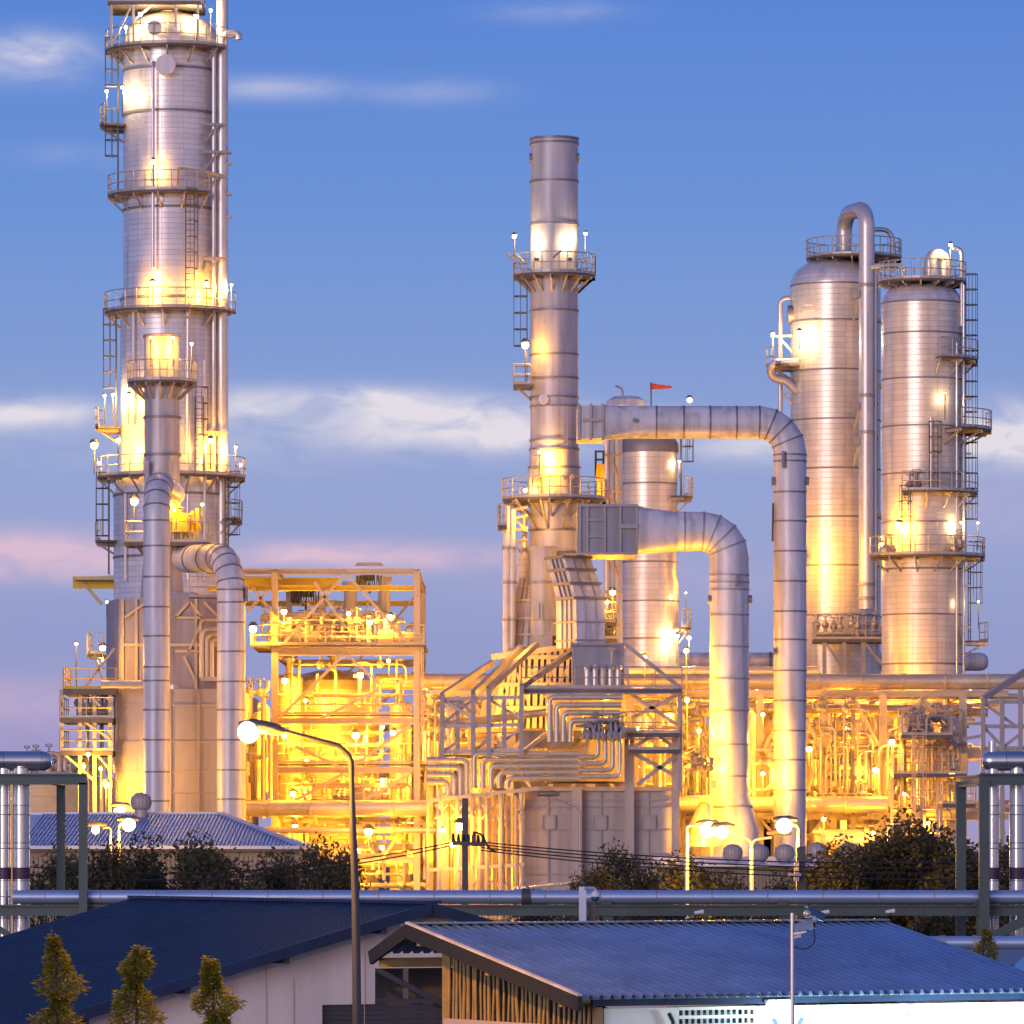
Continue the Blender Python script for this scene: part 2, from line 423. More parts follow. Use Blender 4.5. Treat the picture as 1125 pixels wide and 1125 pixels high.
# clouds: soft streaks placed by azimuth and elevation, broken up by stretched noise
ya = mth('MAXIMUM', dy, 0.05)
az = mth('DIVIDE', dx, ya); el = mth('DIVIDE', dz, ya)
cv = N.new('ShaderNodeCombineXYZ'); L.new(mth('MULTIPLY', az, 62.0), cv.inputs[0]); L.new(mth('MULTIPLY', el, 165.0), cv.inputs[1])
cn = N.new('ShaderNodeTexNoise'); cn.inputs['Scale'].default_value = 1.0; cn.inputs['Detail'].default_value = 7; cn.inputs['Roughness'].default_value = 0.55; cn.inputs['Distortion'].default_value = 0.6
L.new(cv.outputs[0], cn.inputs['Vector'])
nz = N.new('ShaderNodeMapRange'); nz.inputs['From Min'].default_value = 0.33; nz.inputs['From Max'].default_value = 0.70; L.new(cn.outputs['Fac'], nz.inputs['Value'])
def blobs(lst):
    tot = None
    for (px, py, wx, wy, s) in lst:
        a = mth('MULTIPLY', mth('SUBTRACT', az, (px-562.5)/F), F/wx); e = mth('MULTIPLY', mth('SUBTRACT', el, (HY-py)/F), F/wy)
        g = mth('MULTIPLY', mth('EXPONENT', mth('MULTIPLY', mth('ADD', mth('MULTIPLY', a, a), mth('MULTIPLY', e, e)), -1.0)), s)
        tot = g if tot is None else mth('ADD', tot, g)
    return tot
wh = blobs([(35,62,58,24,1.15), (295,97,90,13,0.55), (470,100,70,14,0.3), (610,12,70,12,0.25), (30,456,130,15,1.0), (285,444,55,17,1.0), (470,462,130,26,1.3), (400,436,60,12,0.8), (560,478,70,22,.9), (700,470,90,20,.6), (1110,480,80,30,1.9), (830,492,70,18,0.9), (240,474,300,40,0.35), (980,478,90,30,0.9), (100,170,100,14,0.15)])
pk = blobs([(40,606,130,22,1.4), (60,630,110,14,0.5), (400,612,170,15,1.2), (330,604,60,12,0.4), (40,770,120,30,0.5), (700,640,200,30,0.25), (1090,560,120,40,0.25)])
dirn = blobs([(0,700,1400,14,0.0)])
wm = mth('MULTIPLY', wh, mth('ADD', mth('MULTIPLY', nz.outputs[0], 0.75), 0.25), clamp=True)
pm = mth('MULTIPLY', pk, mth('ADD', mth('MULTIPLY', nz.outputs[0], 0.55), 0.45), clamp=True)
c1 = mixc(mth('MULTIPLY', wm, 0.82), base, lin((244,236,240)))
c2 = mixc(mth('MULTIPLY', pm, 0.80), c1, lin((236,198,216)))
# afterglow on the side of the sky behind the camera
back = mth('POWER', mth('ADD', mth('MULTIPLY', dy, -0.5), 0.5, clamp=True), 2.5)
low = mth('EXPONENT', mth('MULTIPLY', mth('ABSOLUTE', dz), -2.6))
gl = N.new('ShaderNodeMix'); gl.data_type = 'RGBA'
c3 = mixc(mth('MULTIPLY', mth('MULTIPLY', back, low), 1.0, clamp=True), c2, (0.95, 0.74, 0.80))
# below the horizon: dark ground
gz = N.new('ShaderNodeMapRange'); gz.inputs['From Min'].default_value = -0.03; gz.inputs['From Max'].default_value = -0.005; L.new(dz, gz.inputs['Value'])
c4 = mixc(gz.outputs[0], (0.05, 0.045, 0.05), c3)
b1 = N.new('ShaderNodeBackground'); L.new(c4, b1.inputs[0]); b1.inputs[1].default_value = 0.93
b2 = N.new('ShaderNodeBackground'); L.new(sky.outputs[0], b2.inputs[0]); b2.inputs[1].default_value = 0.015
ad = N.new('ShaderNodeAddShader'); L.new(b1.outputs[0], ad.inputs[0]); L.new(b2.outputs[0], ad.inputs[1]); L.new(ad.outputs[0], out.inputs[0])

tag(link('ground', MB().add([(-6000,-300,0),(6000,-300,0),(6000,9000,0),(-6000,9000,0)], [(0,1,2,3)]), 'ground'), kind='structure')

# ------------------------------------------------------------------ tall columns
def shell_profile(segs, Y):
    """segs: (row_top, row_bottom, half width px) from the bottom up, in photo rows"""
    return [(h*S(Y), Z(y, Y)) for y, h in segs]

# --- the tall left column
Y = 312; k = S(Y); cx = X(188, Y)
T = Thing('distillation_column', 'tallest clad column of all, at the left, with many lit ring platforms', 'column', (cx, Y, 0))
T.add('shell', MB().lathe(cx, Y, [(63*k, 0), (63*k, Z(545,Y)), (55.5*k, Z(520,Y)), (55.5*k, Z(330,Y)), (52.5*k, Z(318,Y)), (52.5*k, Z(46,Y))], 64), 'clad')
T.add('dome', MB().lathe(cx, Y, [(52.5*k, Z(46,Y)), (50*k, Z(36,Y)), (43*k, Z(26,Y)), (31*k, Z(19,Y)), (16*k, Z(15,Y)), (12*k, Z(14,Y)), (12*k, Z(-30,Y)), (0.01, Z(-30,Y))], 56), 'clad2')
b = MB()
for y, h in ((80,52.5),(127,52.5),(232,52.5),(330,55.5),(545,63),(613,63)): b.ring((cx,Y,Z(y,Y)), (0,0,1), h*k, 0.14, 0.05, 56)
T.add('stiffening_band', b, 'band')
for y, a0, a1, w in ((57,150,330,1.0), (216,165,310,0.9), (344,170,350,0.9), (525,168,372,.95)):
    h = 52.5 if y < 318 else (55.5 if y < 520 else 63)
    ring_platform(T, cx, Y, Z(y,Y), h*k, h*k+w, a0, a1)
for y, a0, a1 in ((139,160,205), (470,160,200), (595,170,205)):
    h = 52.5 if y < 318 else 57
    ring_platform(T, cx, Y, Z(y,Y), h*k, h*k+1.35, a0, a1)
rect_platform(T, X(122,Y), X(224,Y), Y-2.6, Y+1.5, Z(9,Y))
b = MB()
for x in (126,150,196,220): b.bar((X(x,Y), Y-2.5, Z(57,Y)), (X(x,Y), Y-2.5, Z(9,Y)), 0.14)
b.bar((X(126,Y),Y-2.5,Z(57,Y)), (X(150,Y),Y-2.5,Z(9,Y)), 0.1); b.bar((X(150,Y),Y-2.5,Z(30,Y)), (X(175,Y),Y-2.5,Z(9,Y)), 0.1)
T.add('platform_post', b, 'rail')
T.add('ladder', MB().ladder(X(131,Y), Y-1.0, Z(139,Y), Z(57,Y), 180), 'dark')
T.add('ladder', MB().ladder(X(131,Y), Y-1.0, Z(216,Y), Z(139,Y), 180), 'dark')
T.add('ladder', MB().ladder(X(129,Y), Y-1.0, Z(470,Y), Z(344,Y), 180), 'dark')
T.add('ladder', MB().ladder(X(121,Y), Y-1.0, Z(632,Y), Z(525,Y), 180), 'dark')
T.add('ladder', MB().ladder(X(212,Y), Y-2.9, Z(344,Y), Z(216,Y), -70), 'dark')
rx = X(245.5, Y)
T.add('riser_pipe', MB().tube([(rx,Y-1.4,Z(660,Y)),(rx,Y-1.4,Z(-40,Y))], 6.6*k, 20), 'pipe2')
T.add('riser_pipe', MB().tube([(X(237,Y),Y-1.9,Z(660,Y)),(X(237,Y),Y-1.9,Z(330,Y)),(X(237,Y),Y-1.9,Z(65,Y))], 2.3*k, 10), 'pipe2')
T.add('riser_pipe', MB().tube(bend([(X(172,Y),Y-3.1,Z(300,Y)),(X(172,Y),Y-3.1,Z(76,Y)),(X(172,Y),Y-1,Z(76,Y))],0.4), 1.9*k, 10), 'pipe2')
T.add('riser_pipe', MB().tube([(X(210,Y),Y-3.0,Z(640,Y)),(X(210,Y),Y-3.0,Z(320,Y))], 2.0*k, 10), 'pipe2')
T.add('ladder', MB().ladder(X(251,Y),Y-1.9,Z(632,Y),Z(525,Y),-20), 'dark')
T.add('ladder', MB().ladder(X(222,Y),Y-3.0,Z(525,Y),Z(440,Y),-60), 'dark')
for x_, a_, c_ in ((228,400,640),(219,560,640),(141,545,640),(150,345,470)): T.add('riser_pipe', MB().tube([(X(x_,Y),Y-(2.8 if x_>200 else 2.4),Z(c_,Y)),(X(x_,Y),Y-(2.8 if x_>200 else 2.4),Z(a_,Y))], .085, 8), 'pipe2')
ring_platform(T, cx, Y, Z(572,Y), 63*k, 63*k+.8, 330, 372)
T.add('vent_arm', MB().tube(bend([(rx,Y-1.4,Z(58,Y)),(rx+0.1,Y-1.6,Z(42,Y)),(X(263,Y),Y-1.6,Z(42,Y)),(X(264,Y),Y-1.6,Z(48,Y))],0.3), 4.2*k, 14), 'pipe2')
T.add('manhole', MB().tube([(X(186,Y),Y-52*k,Z(80,Y)),(X(186,Y),Y-52*k-0.7,Z(80,Y))], 11*k, 24), 'duct')
T.add('manhole', MB().tube([(X(174,Y),Y-50*k-0.6,Z(40,Y)),(X(174,Y),Y-50*k-0.9,Z(40,Y))], 8*k, 24), 'clad2')
b = MB()
for y in (142,172,198,288,342,478): 
    b.bar((X(226,Y),Y-2.2,Z(y,Y)),(X(252,Y),Y-2.0,Z(y,Y)),0.14); b.bar((X(226,Y),Y-2.2,Z(y+20,Y)),(X(241,Y),Y-2.0,Z(y+1,Y)),0.12)
T.add('pipe_support', b, 'steel')
b = MB()
for y in (170,182,215,240): b.box(X(250,Y),X(256,Y),Y-1.7,Y-1.3,Z(y+3,Y),Z(y,Y))
T.add('pipe_clip', b, 'steel')
T.add('nozzle', MB().tube(bend([(X(199,Y),Y-3.4,Z(211,Y)),(X(199,Y),Y-3.4,Z(192,Y)),(rx,Y-2.0,Z(197,Y))],0.2), 1.4*k, 8), 'cream')
# lamps fixed on its platforms
yf = Y-52.5*k-0.75
flood(T, (X(173,Y),yf,Z(186,Y)), 170, SOD, 0.16, (0,0.42,-0.45))
flood(T, (X(172,Y),yf-0.1,Z(318,Y)), 190, SOD, 0.16, (0,0.42,-0.45)); flood(T, (X(230,Y),Y-3.1,Z(318,Y)), 190, SOD, 0.16, (-0.05,0.42,-0.45))
flood(T, (X(256,Y),Y-1.6,Z(316,Y)), 45, WWH, 0.10, (-0.3,-.2,-0.2))
flood(T, (X(118,Y),Y-0.6,Z(102,Y)), 40, WWH, 0.12, (0.4,-.2,-0.2)); flood(T, (X(138,Y),Y-2.6,Z(103,Y)), 60, WWH, 0.12, (0.1,.1,-0.3))
flood(T, (X(158,Y),yf+0.6,Z(24,Y)), 130, WWH, 0.15, (0.4,0.3,0.1), 1.4); flood(T, (X(219,Y),yf+0.9,Z(26,Y)), 150, WWH, 0.14, (-0.2,0.3,-.1), 1.4)
flood(T, (X(234,Y),Y-2.2,Z(18,Y)), 20, WWH, 0.12); flood(T, (X(141,Y),Y-2.0,Z(36,Y)), 60, WWH, 0.12, (.2,-.3,-.1), 1.0)
flood(T, (X(116,Y),Y-0.8,Z(436,Y)), 40, WWH, 0.11, (.3,-.3,-.2)); flood(T, (X(126,Y),Y-1.4,Z(436,Y)), 40, WWH, 0.11, (.3,-.3,-.2))
flood(T, (X(146,Y),Y-3.3,Z(440,Y)), 230, SOD, 0.16, (0,.5,-.3)); flood(T, (X(134,Y),Y-3.0,Z(488,Y)), 130, SOD, 0.16, (.2,.3,-.2))
flood(T, (X(107,Y),Y-2.4,Z(493,Y)), 120, SOD, 0.26, (.5,-.1,-.2)); flood(T, (X(235,Y),Y-3.5,Z(489,Y)), 230, SOD, 0.18, (-.1,.5,-.3))
flood(T, (X(261,Y),Y-2.0,Z(494,Y)), 40, WWH, 0.11, (-.3,-.2,-.2))
o = T.add('beacon', MB().cyl(X(267,Y),Y-2.2,Z(516,Y),Z(512,Y),0.09,None,10), 'rbulb'); 
o = T.add('beacon', MB().cyl(X(112,Y),Y-2.2,Z(514,Y),Z(510,Y),0.09,None,10), 'rbulb')

# --- right pair of columns
LG = 3.4
Y = 336; k = S(Y); cx = X(918, Y); h = 49.5
T = Thing('splitter_column', 'left and taller of the twin clad columns, under the big bent overhead pipe', 'column', (cx, Y, 0))
T.add('shell', MB().lathe(cx, Y, [(h*k,0),(h*k,Z(313,Y))], 64), 'clad2')
T.add('dome', MB().lathe(cx, Y, [(h*k,Z(313,Y)),(48.5*k,Z(307,Y)),(44*k,Z(299,Y)),(36*k,Z(292,Y)),(24*k,Z(287,Y)),(10*k,Z(284.5,Y)),(0.01,Z(284,Y))], 56), 'clad')
b = MB()
for y in (315,355,409,463,517,570,623,677): b.ring((cx,Y,Z(y,Y)),(0,0,1),h*k,0.10,0.03,56)
T.add('stiffening_band', b, 'band')
ring_platform(T, X(938,Y), Y, Z(284,Y), 0.4, 52*k, 0, 360)
yp = Y-h*k-0.9
T.add('overhead_pipe', MB().tube(bend([(X(927,Y),Y-0.4,Z(290,Y)),(X(927,Y),Y-0.4,Z(236,Y)),(X(948,Y),yp,Z(236,Y)),(X(948,Y),yp,Z(672,Y))],1.15,10), 8.6*k, 24), 'pipe2')
b = MB()
for y in (320,440,480,645,660): b.ring((X(948,Y),yp,Z(y,Y)),(0,0,1),8.6*k,0.2,0.08,24)
T.add('pipe_flange', b, 'steel')
T.add('nozzle_flange', MB().cyl(X(927,Y),Y-0.4,Z(281,Y),Z(276,Y),10.5*k,None,24), 'steel')
T.add('vent_pipe', MB().tube(bend([(X(955,Y),Y-0.5,Z(253,Y)),(X(980,Y),Y-0.5,Z(253,Y)),(X(980,Y),Y-0.5,Z(300,Y))],1.0), 2.6*k, 12), 'pipe2')
T.add('side_pipe', MB().tube([(X(958,Y),yp-.2,Z(735,Y)),(X(958,Y),yp-.2,Z(300,Y))], 1.5*k, 8), 'steel')
b = MB()
for y in (330,452,490): 
    b.bar((X(936,Y),yp,Z(y,Y)),(X(962,Y),yp,Z(y-4,Y)),0.2); b.bar((X(934,Y),yp+.5,Z(y+26,Y)),(X(940,Y),yp,Z(y,Y)),0.16); b.box(X(935,Y),X(940,Y),yp-.3,yp+.5,Z(y+4,Y),Z(y-4,Y))
for y in (352,424,565): b.bar((X(958,Y),yp-.2,Z(y,Y)),(X(972,Y),yp,Z(y+16,Y)),0.18)
T.add('pipe_support', b, 'steel')
xl = X(857,Y)
T.add('reboiler_pipe', MB().tube(bend([(X(872,Y),Y-.3,Z(328,Y)),(xl,Y-.3,Z(328,Y)),(xl,Y-.3,Z(470,Y))],0.5), 2.6*k, 12), 'pipe2')
T.add('vent_elbow', MB().tube(bend([(X(876,Y),Y-2.0,Z(401,Y)),(X(846,Y),Y-1.6,Z(401,Y)),(X(845,Y),Y-1.2,Z(416,Y)),(X(862,Y),Y-1.2,Z(420,Y)),(X(875,Y),Y-1.2,Z(432,Y))],0.9,8), 4.6*k, 16), 'pipe2')
T.add('side_manhole', MB().tube([(X(872,Y),Y-.4,Z(346,Y)),(X(865,Y),Y-.4,Z(346,Y))], 10*k, 20), 'band')
ring_platform(T, cx, Y, Z(403,Y), h*k, h*k+1.5, 170, 215)
b = MB(); b.bar((X(846,Y),Y-.3,Z(370,Y)),(X(872,Y),Y-.6,Z(370,Y)),0.14); b.bar((X(857,Y),Y-.3,Z(372,Y)),(X(874,Y),Y-.6,Z(392,Y)),0.14); b.bar((X(857,Y),Y-.3,Z(432,Y)),(X(876,Y),Y-.6,Z(432,Y)),0.14); b.bar((X(860,Y),Y-.3,Z(434,Y)),(X(876,Y),Y-.6,Z(450,Y)),0.14)
T.add('pipe_bracket', b, 'steel')
flood(T, (X(876,Y),Y-2.75,Z(370,Y)), 120, WWH, 0.18, (.1,.2,-.3), 1.0); flood(T, (X(848,Y),Y-1.3,Z(369,Y)), 60, WWH, 0.14, (.2,-.3,-.3), 1.6)
flood(T, (X(879,Y),yp-.3,Z(618,Y)), 520, SOD, .2, (0,-1.2,0), 0); T.add('added_lamp_arm', MB().tube([(X(879,Y),yp-.3,Z(618,Y)+.25),(X(884,Y),Y-2.0,Z(618,Y)+.25)],.05,6), 'steel')  # unseen lamp and arm added behind the tall duct to brighten this column
# valve deck round its foot
rect_platform(T, X(889,Y), X(972,Y), yp-2.2, yp+.6, Z(706,Y), sides='lf')
b = MB()
for x in (900,921,942,966): b.bar((X(x,Y),yp-1.9,0),(X(x,Y),yp-1.9,Z(708,Y)),0.25)
b.bar((X(900,Y),yp-1.9,Z(708,Y)),(X(921,Y),yp-1.9,Z(738,Y)),0.15); b.bar((X(942,Y),yp-1.9,Z(708,Y)),(X(966,Y),yp-1.9,Z(738,Y)),0.15)
T.add('deck_post', b, 'steel')
b = MB()
for i in range(9):
    x = 893+9*i+random.uniform(-2,2); yy = yp-1.6+random.uniform(0,1.2)
    b.tube([(X(x,Y),yy,Z(706,Y)),(X(x,Y),yy,Z(686-random.uniform(0,8),Y))], 0.12, 8); valve(b, (X(x,Y),yy,Z(693-random.uniform(0,6),Y)), 0.24)
b.tube([(X(892,Y),yp-1.2,Z(700,Y)),(X(970,Y),yp-1.2,Z(700,Y))], 0.16, 8)
T.add('valve_cluster', b, 'steel')

Y = 322; k = S(Y); cx = X(1013, Y); h = 44.5
T = Thing('splitter_column', 'right one of the twin clad columns, with several side platforms and a ladder', 'column', (cx, Y, 0))
T.add('shell', MB().lathe(cx, Y, [(h*k,0),(h*k,Z(334,Y))], 64), 'clad2')
T.add('dome', MB().lathe(cx, Y, [(h*k,Z(334,Y)),(43*k,Z(328,Y)),(38*k,Z(320,Y)),(28*k,Z(314,Y)),(14*k,Z(311,Y)),(0.01,Z(310,Y))], 56), 'clad')
b = MB()
for y in (334,368,418,470,522,575,626,676,730): b.ring((cx,Y,Z(y,Y)),(0,0,1),h*k,0.10,0.03,56)
T.add('stiffening_band', b, 'band')
ring_platform(T, cx, Y, Z(310,Y), 0.5, 48*k, 0, 360)
T.add('overhead_pipe', MB().tube(bend([(X(1021,Y),Y-.6,Z(314,Y)),(X(1021,Y),Y-.6,Z(281,Y)),(X(1038,Y),Y-.2,Z(281,Y)),(X(1038,Y),Y-.2,Z(318,Y))],0.9,10), 6.8*k, 20), 'clad2')
T.add('vent_pipe', MB().tube(bend([(X(1045,Y),Y-1,Z(274,Y)),(X(1055,Y),Y-1,Z(276,Y)),(X(1055,Y),Y-1,Z(360,Y))],0.6), 2.2*k, 12), 'pipe2')
T.add('vent_pipe', MB().tube(bend([(X(956,Y),Y-.6,Z(294,Y)),(X(991,Y),Y-.6,Z(292,Y)),(X(991,Y),Y-.6,Z(312,Y))],0.5), 3*k, 12), 'pipe2')
for y, a0, a1, w in ((396,-75,5,.9), (473,-60,18,1.7), (542,-115,-10,.9), (612,-150,10,1.3), (704,-10,25,1.5)):
    ring_platform(T, cx, Y, Z(y,Y), h*k, h*k+w, a0, a1)
T.add('ladder', MB().ladder(X(1059,Y),Y-.6,Z(612,Y),Z(310,Y),-20), 'dark'); T.add('ladder', MB().ladder(X(1064,Y),Y-.6,Z(704,Y),Z(612,Y),-20), 'dark')
T.add('ladder', MB().ladder(X(1022,Y),Y-2.7,Z(542,Y),Z(470,Y),-80), 'dark'); T.add('ladder', MB().ladder(X(992,Y),Y-2.7,Z(612,Y),Z(542,Y),-100), 'dark')
T.add('riser_pipe', MB().tube([(X(1057,Y),Y-1.2,Z(760,Y)),(X(1057,Y),Y-1.2,Z(315,Y))], 1.5*k, 8), 'pipe2')
T.add('riser_pipe', MB().tube([(X(1048,Y),Y-2.1,Z(760,Y)),(X(1048,Y),Y-2.1,Z(380,Y))], 1.2*k, 8), 'pipe2')
T.add('riser_pipe', MB().tube([(X(1019,Y),Y-2.7,Z(545,Y)),(X(1019,Y),Y-2.7,Z(462,Y))], 1.6*k, 8), 'pipe2')
b = MB()
for y in (404,440,500,560,645,690): b.bar((X(1054,Y),Y-1.2,Z(y,Y)),(X(1065,Y),Y-1.2,Z(y,Y)),0.12)
T.add('pipe_support', b, 'steel')
b = MB()
for x, y in ((996,537),(1003,535),(1052,600),(1046,606),(970,606),(976,606)): valve(b, (X(x,Y),Y-2.7 if x < 1040 else Y-2.2,Z(y,Y)), 0.3)
T.add('valve_cluster', b, 'steel')
flood(T, (X(984,Y),Y-2.6,Z(579,Y)), 420, SOD, 0.2, (0,.2,-.3)); flood(T, (X(1043,Y),Y-.9,Z(271,Y)), 60, WWH, 0.14, (-.3,-.2,-.3), 1.0)
flood(T, (X(1053,Y),Y-2.0,Z(576,Y)), 40, WWH, 0.1, (-.3,0,-.2)); flood(T, (X(1072,Y),Y-1.4,Z(576,Y)), 15, WWH, 0.09); flood(T, (X(1073,Y),Y-1.2,Z(662,Y)), 15, WWH, 0.08)
flood(T, (X(1034,Y),Y-2.8,Z(436,Y)), 18, WWH, 0.07, (0,.2,-.3)); flood(T, (X(967,Y),Y-1.6,Z(600,Y)), 90, SOD, .12)

# --- rear middle column
Y = 326; k = S(Y); cx = X(713, Y); h = 31
T = Thing('absorber_column', 'short clad column with a domed cap standing behind the two bent ducts', 'column', (cx, Y, 0))
T.add('shell', MB().lathe(cx, Y, [(33*k,0),(33*k,Z(640,Y)),(h*k,Z(634,Y)),(h*k,Z(497,Y))], 56), 'clad2')
T.add('dome', MB().lathe(cx, Y, [(32.5*k,Z(497,Y)),(32.5*k,Z(488,Y)),(29*k,Z(482,Y)),(15*k,Z(478,Y)),(11*k,Z(476,Y)),(11*k,Z(470,Y)),(0.01,Z(470,Y))], 48), 'band')
b = MB()
for y in (497,532,604,618,661,702): b.ring((cx,Y,Z(y,Y)),(0,0,1),(h if y<630 else 33)*k,0.10,0.03,48)
T.add('stiffening_band', b, 'band')
T.add('ladder', MB().ladder(X(748,Y),Y-.3,Z(548,Y),Z(480,Y),-10), 'dark')
ring_platform(T, cx, Y, Z(546,Y), h*k, 48*k, -40, 15)
ring_platform(T, cx, Y, Z(690,Y), 33*k, 46*k, -40, 12)
T.add('riser_pipe', MB().tube([(X(679,Y),Y-1.2,Z(720,Y)),(X(679,Y),Y-1.2,Z(484,Y))], 1.6*k, 8), 'pipe2')
flood(T, (X(746,Y),Y-.8,Z(508,Y)), 30, WWH, .1, (-.3,-.2,-.2), 1.0); flood(T, (X(753,Y),Y-.8,Z(652,Y)), 10, WWH, .08, pole=1.8); flood(T, (X(743,Y),Y-1.6,Z(700,Y)), 60, WWH, .16, (-.3,-.1,0))
flood(T, (X(756,Y),Y-1.6,Z(702,Y)), 70, WWH, .16)
# its domed companion vessel showing above the upper duct
Y = 332; k = S(Y); cx = X(688, Y)
T = Thing('surge_drum', 'domed vessel top with a bent vent pipe peeping over the upper duct', 'vessel', (cx, Y, 0))
T.add('shell', MB().lathe(cx, Y, [(23*k,0),(23*k,Z(446,Y))], 40), 'duct')
T.add('dome', MB().lathe(cx, Y, [(23*k,Z(446,Y)),(21*k,Z(440,Y)),(14*k,Z(436,Y)),(0.01,Z(435,Y))], 40), 'duct')
T.add('vent_pipe', MB().tube(bend([(X(684,Y),Y,Z(437,Y)),(X(684,Y),Y,Z(427,Y)),(X(676,Y),Y,Z(424,Y))],.3), 1.3*k, 8), 'steel')
flood(T, (X(757,Y),Y-1,Z(441,Y)), 15, WWH, .2, pole=3)
# red flag
T = Thing('wind_flag', 'red pennant on a thin pole above the upper duct', 'flag', (X(716,326), 326, Z(480,326)))
T.add('pole', MB().tube([P(716,480,326), P(715,420,326)], 0.045, 6), 'dark')
b = MB(); vs = []
for i in range(9):
    f = i/8; xx = 715+23*f; w = 3.6*(1-0.62*f); c = 424 + 1.6*f + math.sin(f*5)*0.4; yy = 326 + math.sin(f*6)*0.18
    vs += [P(xx, c-w, yy), P(xx, c+w, yy), P(xx, c+w, yy+.03), P(xx, c-w, yy+.03)]
b.add(vs, [(i*4+q, i*4+4+q, i*4+4+(q+1)%4, i*4+(q+1)%4) for i in range(8) for q in range(4)] + [(3,2,1,0), (32,33,34,35)])
T.add('pennant', b, 'red')
# ------------------------------------------------------------------ left furnace
LG = 2.6
Y = 291; k = S(Y)
T = Thing('process_furnace', 'big panelled furnace casing with a narrower upper box behind two tall ducts', 'furnace', (X(185,Y), Y, 0))
def poly(x0, xc, x1, Y0, dch, Y1, z0, z1):
    b = [(X(xc,Y0),Y0,z0),(X(x1,Y0),Y0,z0),(X(x1,Y0),Y1,z0),(X(x0,Y0),Y1,z0),(X(x0,Y0),Y0+dch,z0)]
    n = 5; t = [(x,y,z1) for x,y,z in b]
    return MB().add(b+t, [(4,3,2,1,0),(5,6,7,8,9)] + [(i,(i+1)%n,n+(i+1)%n,n+i) for i in range(n)])
T.add('lower_casing', poly(122,127,263,Y,2.0,Y+22,0,Z(757,Y)), 'panel')
T.add('upper_casing', poly(112,131,240,Y+2,3.2,Y+20,Z(757,Y),Z(656,Y)), 'mauve')
b = MB()
yy = Y+1.95
for y in (707,): b.bar((X(131,Y),yy,Z(y,Y)),(X(240,Y),yy,Z(y,Y)),0.16)
for x in (132,147,213,239): b.bar((X(x,Y),yy,Z(757,Y)),(X(x,Y),yy,Z(656,Y)),0.14)
for y in (668,682,700,725,742): b.bar((X(112,Y)-.03,Y+5.2,Z(y,Y)),(X(131,Y),Y+1.97,Z(y,Y)),0.1)
for q in (0.25,0.5,0.75):
    pa = Vector((X(112,Y),Y+5.2,0)).lerp(Vector((X(131,Y),Y+2,0)),q); b.bar((pa.x-.03,pa.y-.03,Z(757,Y)),(pa.x-.03,pa.y-.03,Z(657,Y)),0.09)
for p, q in (((134,677),(158,660)),((190,677),(206,659)),((206,659),(220,677)),((190,677),(220,677)),((205,714),(220,680)),((190,714),(216,714)),((200,720),(214,750)),((222,660),(239,677))):
    b.bar((X(p[0],Y),yy-.06,Z(p[1],Y)),(X(q[0],Y),yy-.06,Z(q[1],Y)),0.14)
T.add('stiffener', b, 'cream')
b = MB()
for y in (775,815,848,870): b.bar((X(127,Y),Y-.03,Z(y,Y)),(X(263,Y),Y-.03,Z(y,Y)),0.10)
for x in (128,156,187,218,238): b.bar((X(x,Y),Y-.05,0),(X(x,Y),Y-.05,Z(757,Y)),0.12)
T.add('panel_seam', b, 'panel')
T.add('roof_curb', MB().box(X(150,Y),X(212,Y),Y+3,Y+12,Z(656,Y),Z(648,Y)), 'casing')
b = MB()
for i in range(3):
    x0 = 221+5*i; b.tube(bend([(X(240,Y),Y+1.2,Z(690+6*i,Y)),(X(x0,Y),Y+1.2,Z(690+6*i,Y)),(X(x0,Y),Y+1.2,Z(744,Y))],.35), .12, 8)
b.tube(bend([(X(240,Y),Y+1.2,Z(680,Y)),(X(219,Y),Y+1.2,Z(680,Y)),(X(219,Y),Y+1.2,Z(744,Y))],.1), .07, 6)
b.bar((X(219,Y),Y+1.2,Z(745,Y)),(X(242,Y),Y+1.2,Z(745,Y)),.22)
T.add('coil_pipe', b, 'pipe')
b = MB()
for x in (150,190): b.cyl(X(x,Y),Y+.6,Z(762,Y),Z(752,Y),.3,None,12)
T.add('burner_cap', b, 'pipe2')
rect_platform(T, X(205,Y), X(240,Y), Y+2.2, Y+6, Z(654,Y), sides='fr')
flood(T, (X(113,Y),Y-.1,Z(712,Y)), 260, SOD, .2, (.0,-.1,-.6), 1.0)

# stack of the left furnace
Y = 297; k = S(Y)
T = Thing('furnace_stack', 'shorter grey chimney with a lit ring platform in front of the tallest column', 'chimney', (X(178,Y), Y, Z(656,Y)))
cx = X(178,Y)
T.add('shell', MB().lathe(cx, Y, [(24*k,Z(656,Y)),(19.5*k,Z(600,Y)),(19.5*k,Z(368,Y)),(18.4*k,Z(368,Y)),(18.4*k,Z(400,Y))], 48), 'stack')
b = MB()
for y in (370,459,500,560): b.ring((cx,Y,Z(y,Y)),(0,0,1),19.5*k,.14,.07,48)
T.add('stiffening_band', b, 'band')
ring_platform(T, cx, Y, Z(420,Y), 19.5*k, 38*k, 150, 390)
flood(T, (X(168,Y),Y-1.75,Z(374,Y)), 120, SOD, .1, (0,.3,-.6)); flood(T, (X(192,Y),Y-1.7,Z(374,Y)), 120, SOD, .1, (0.1,.4,-.6)); flood(T, (X(212,Y),Y-1.2,Z(380,Y)), 40, WWH, .11)
flood(T, (X(152,Y),Y-3.2,Z(555,Y)), 150, SOD, .27, (0,-.45,0))
rect_platform(T, X(141,Y), X(166,Y), Y-3.4, Y-.5, Z(599,Y), sides='lfr')
b = MB(); b.bar((X(152,Y),Y-3,Z(600,Y)),(X(164,Y),Y-.6,Z(615,Y)),.14); b.bar((X(142,Y),Y-2.0,Z(600,Y)),(X(164,Y),Y-.6,Z(600,Y)),.12)
T.add('bracket', b, 'steel')
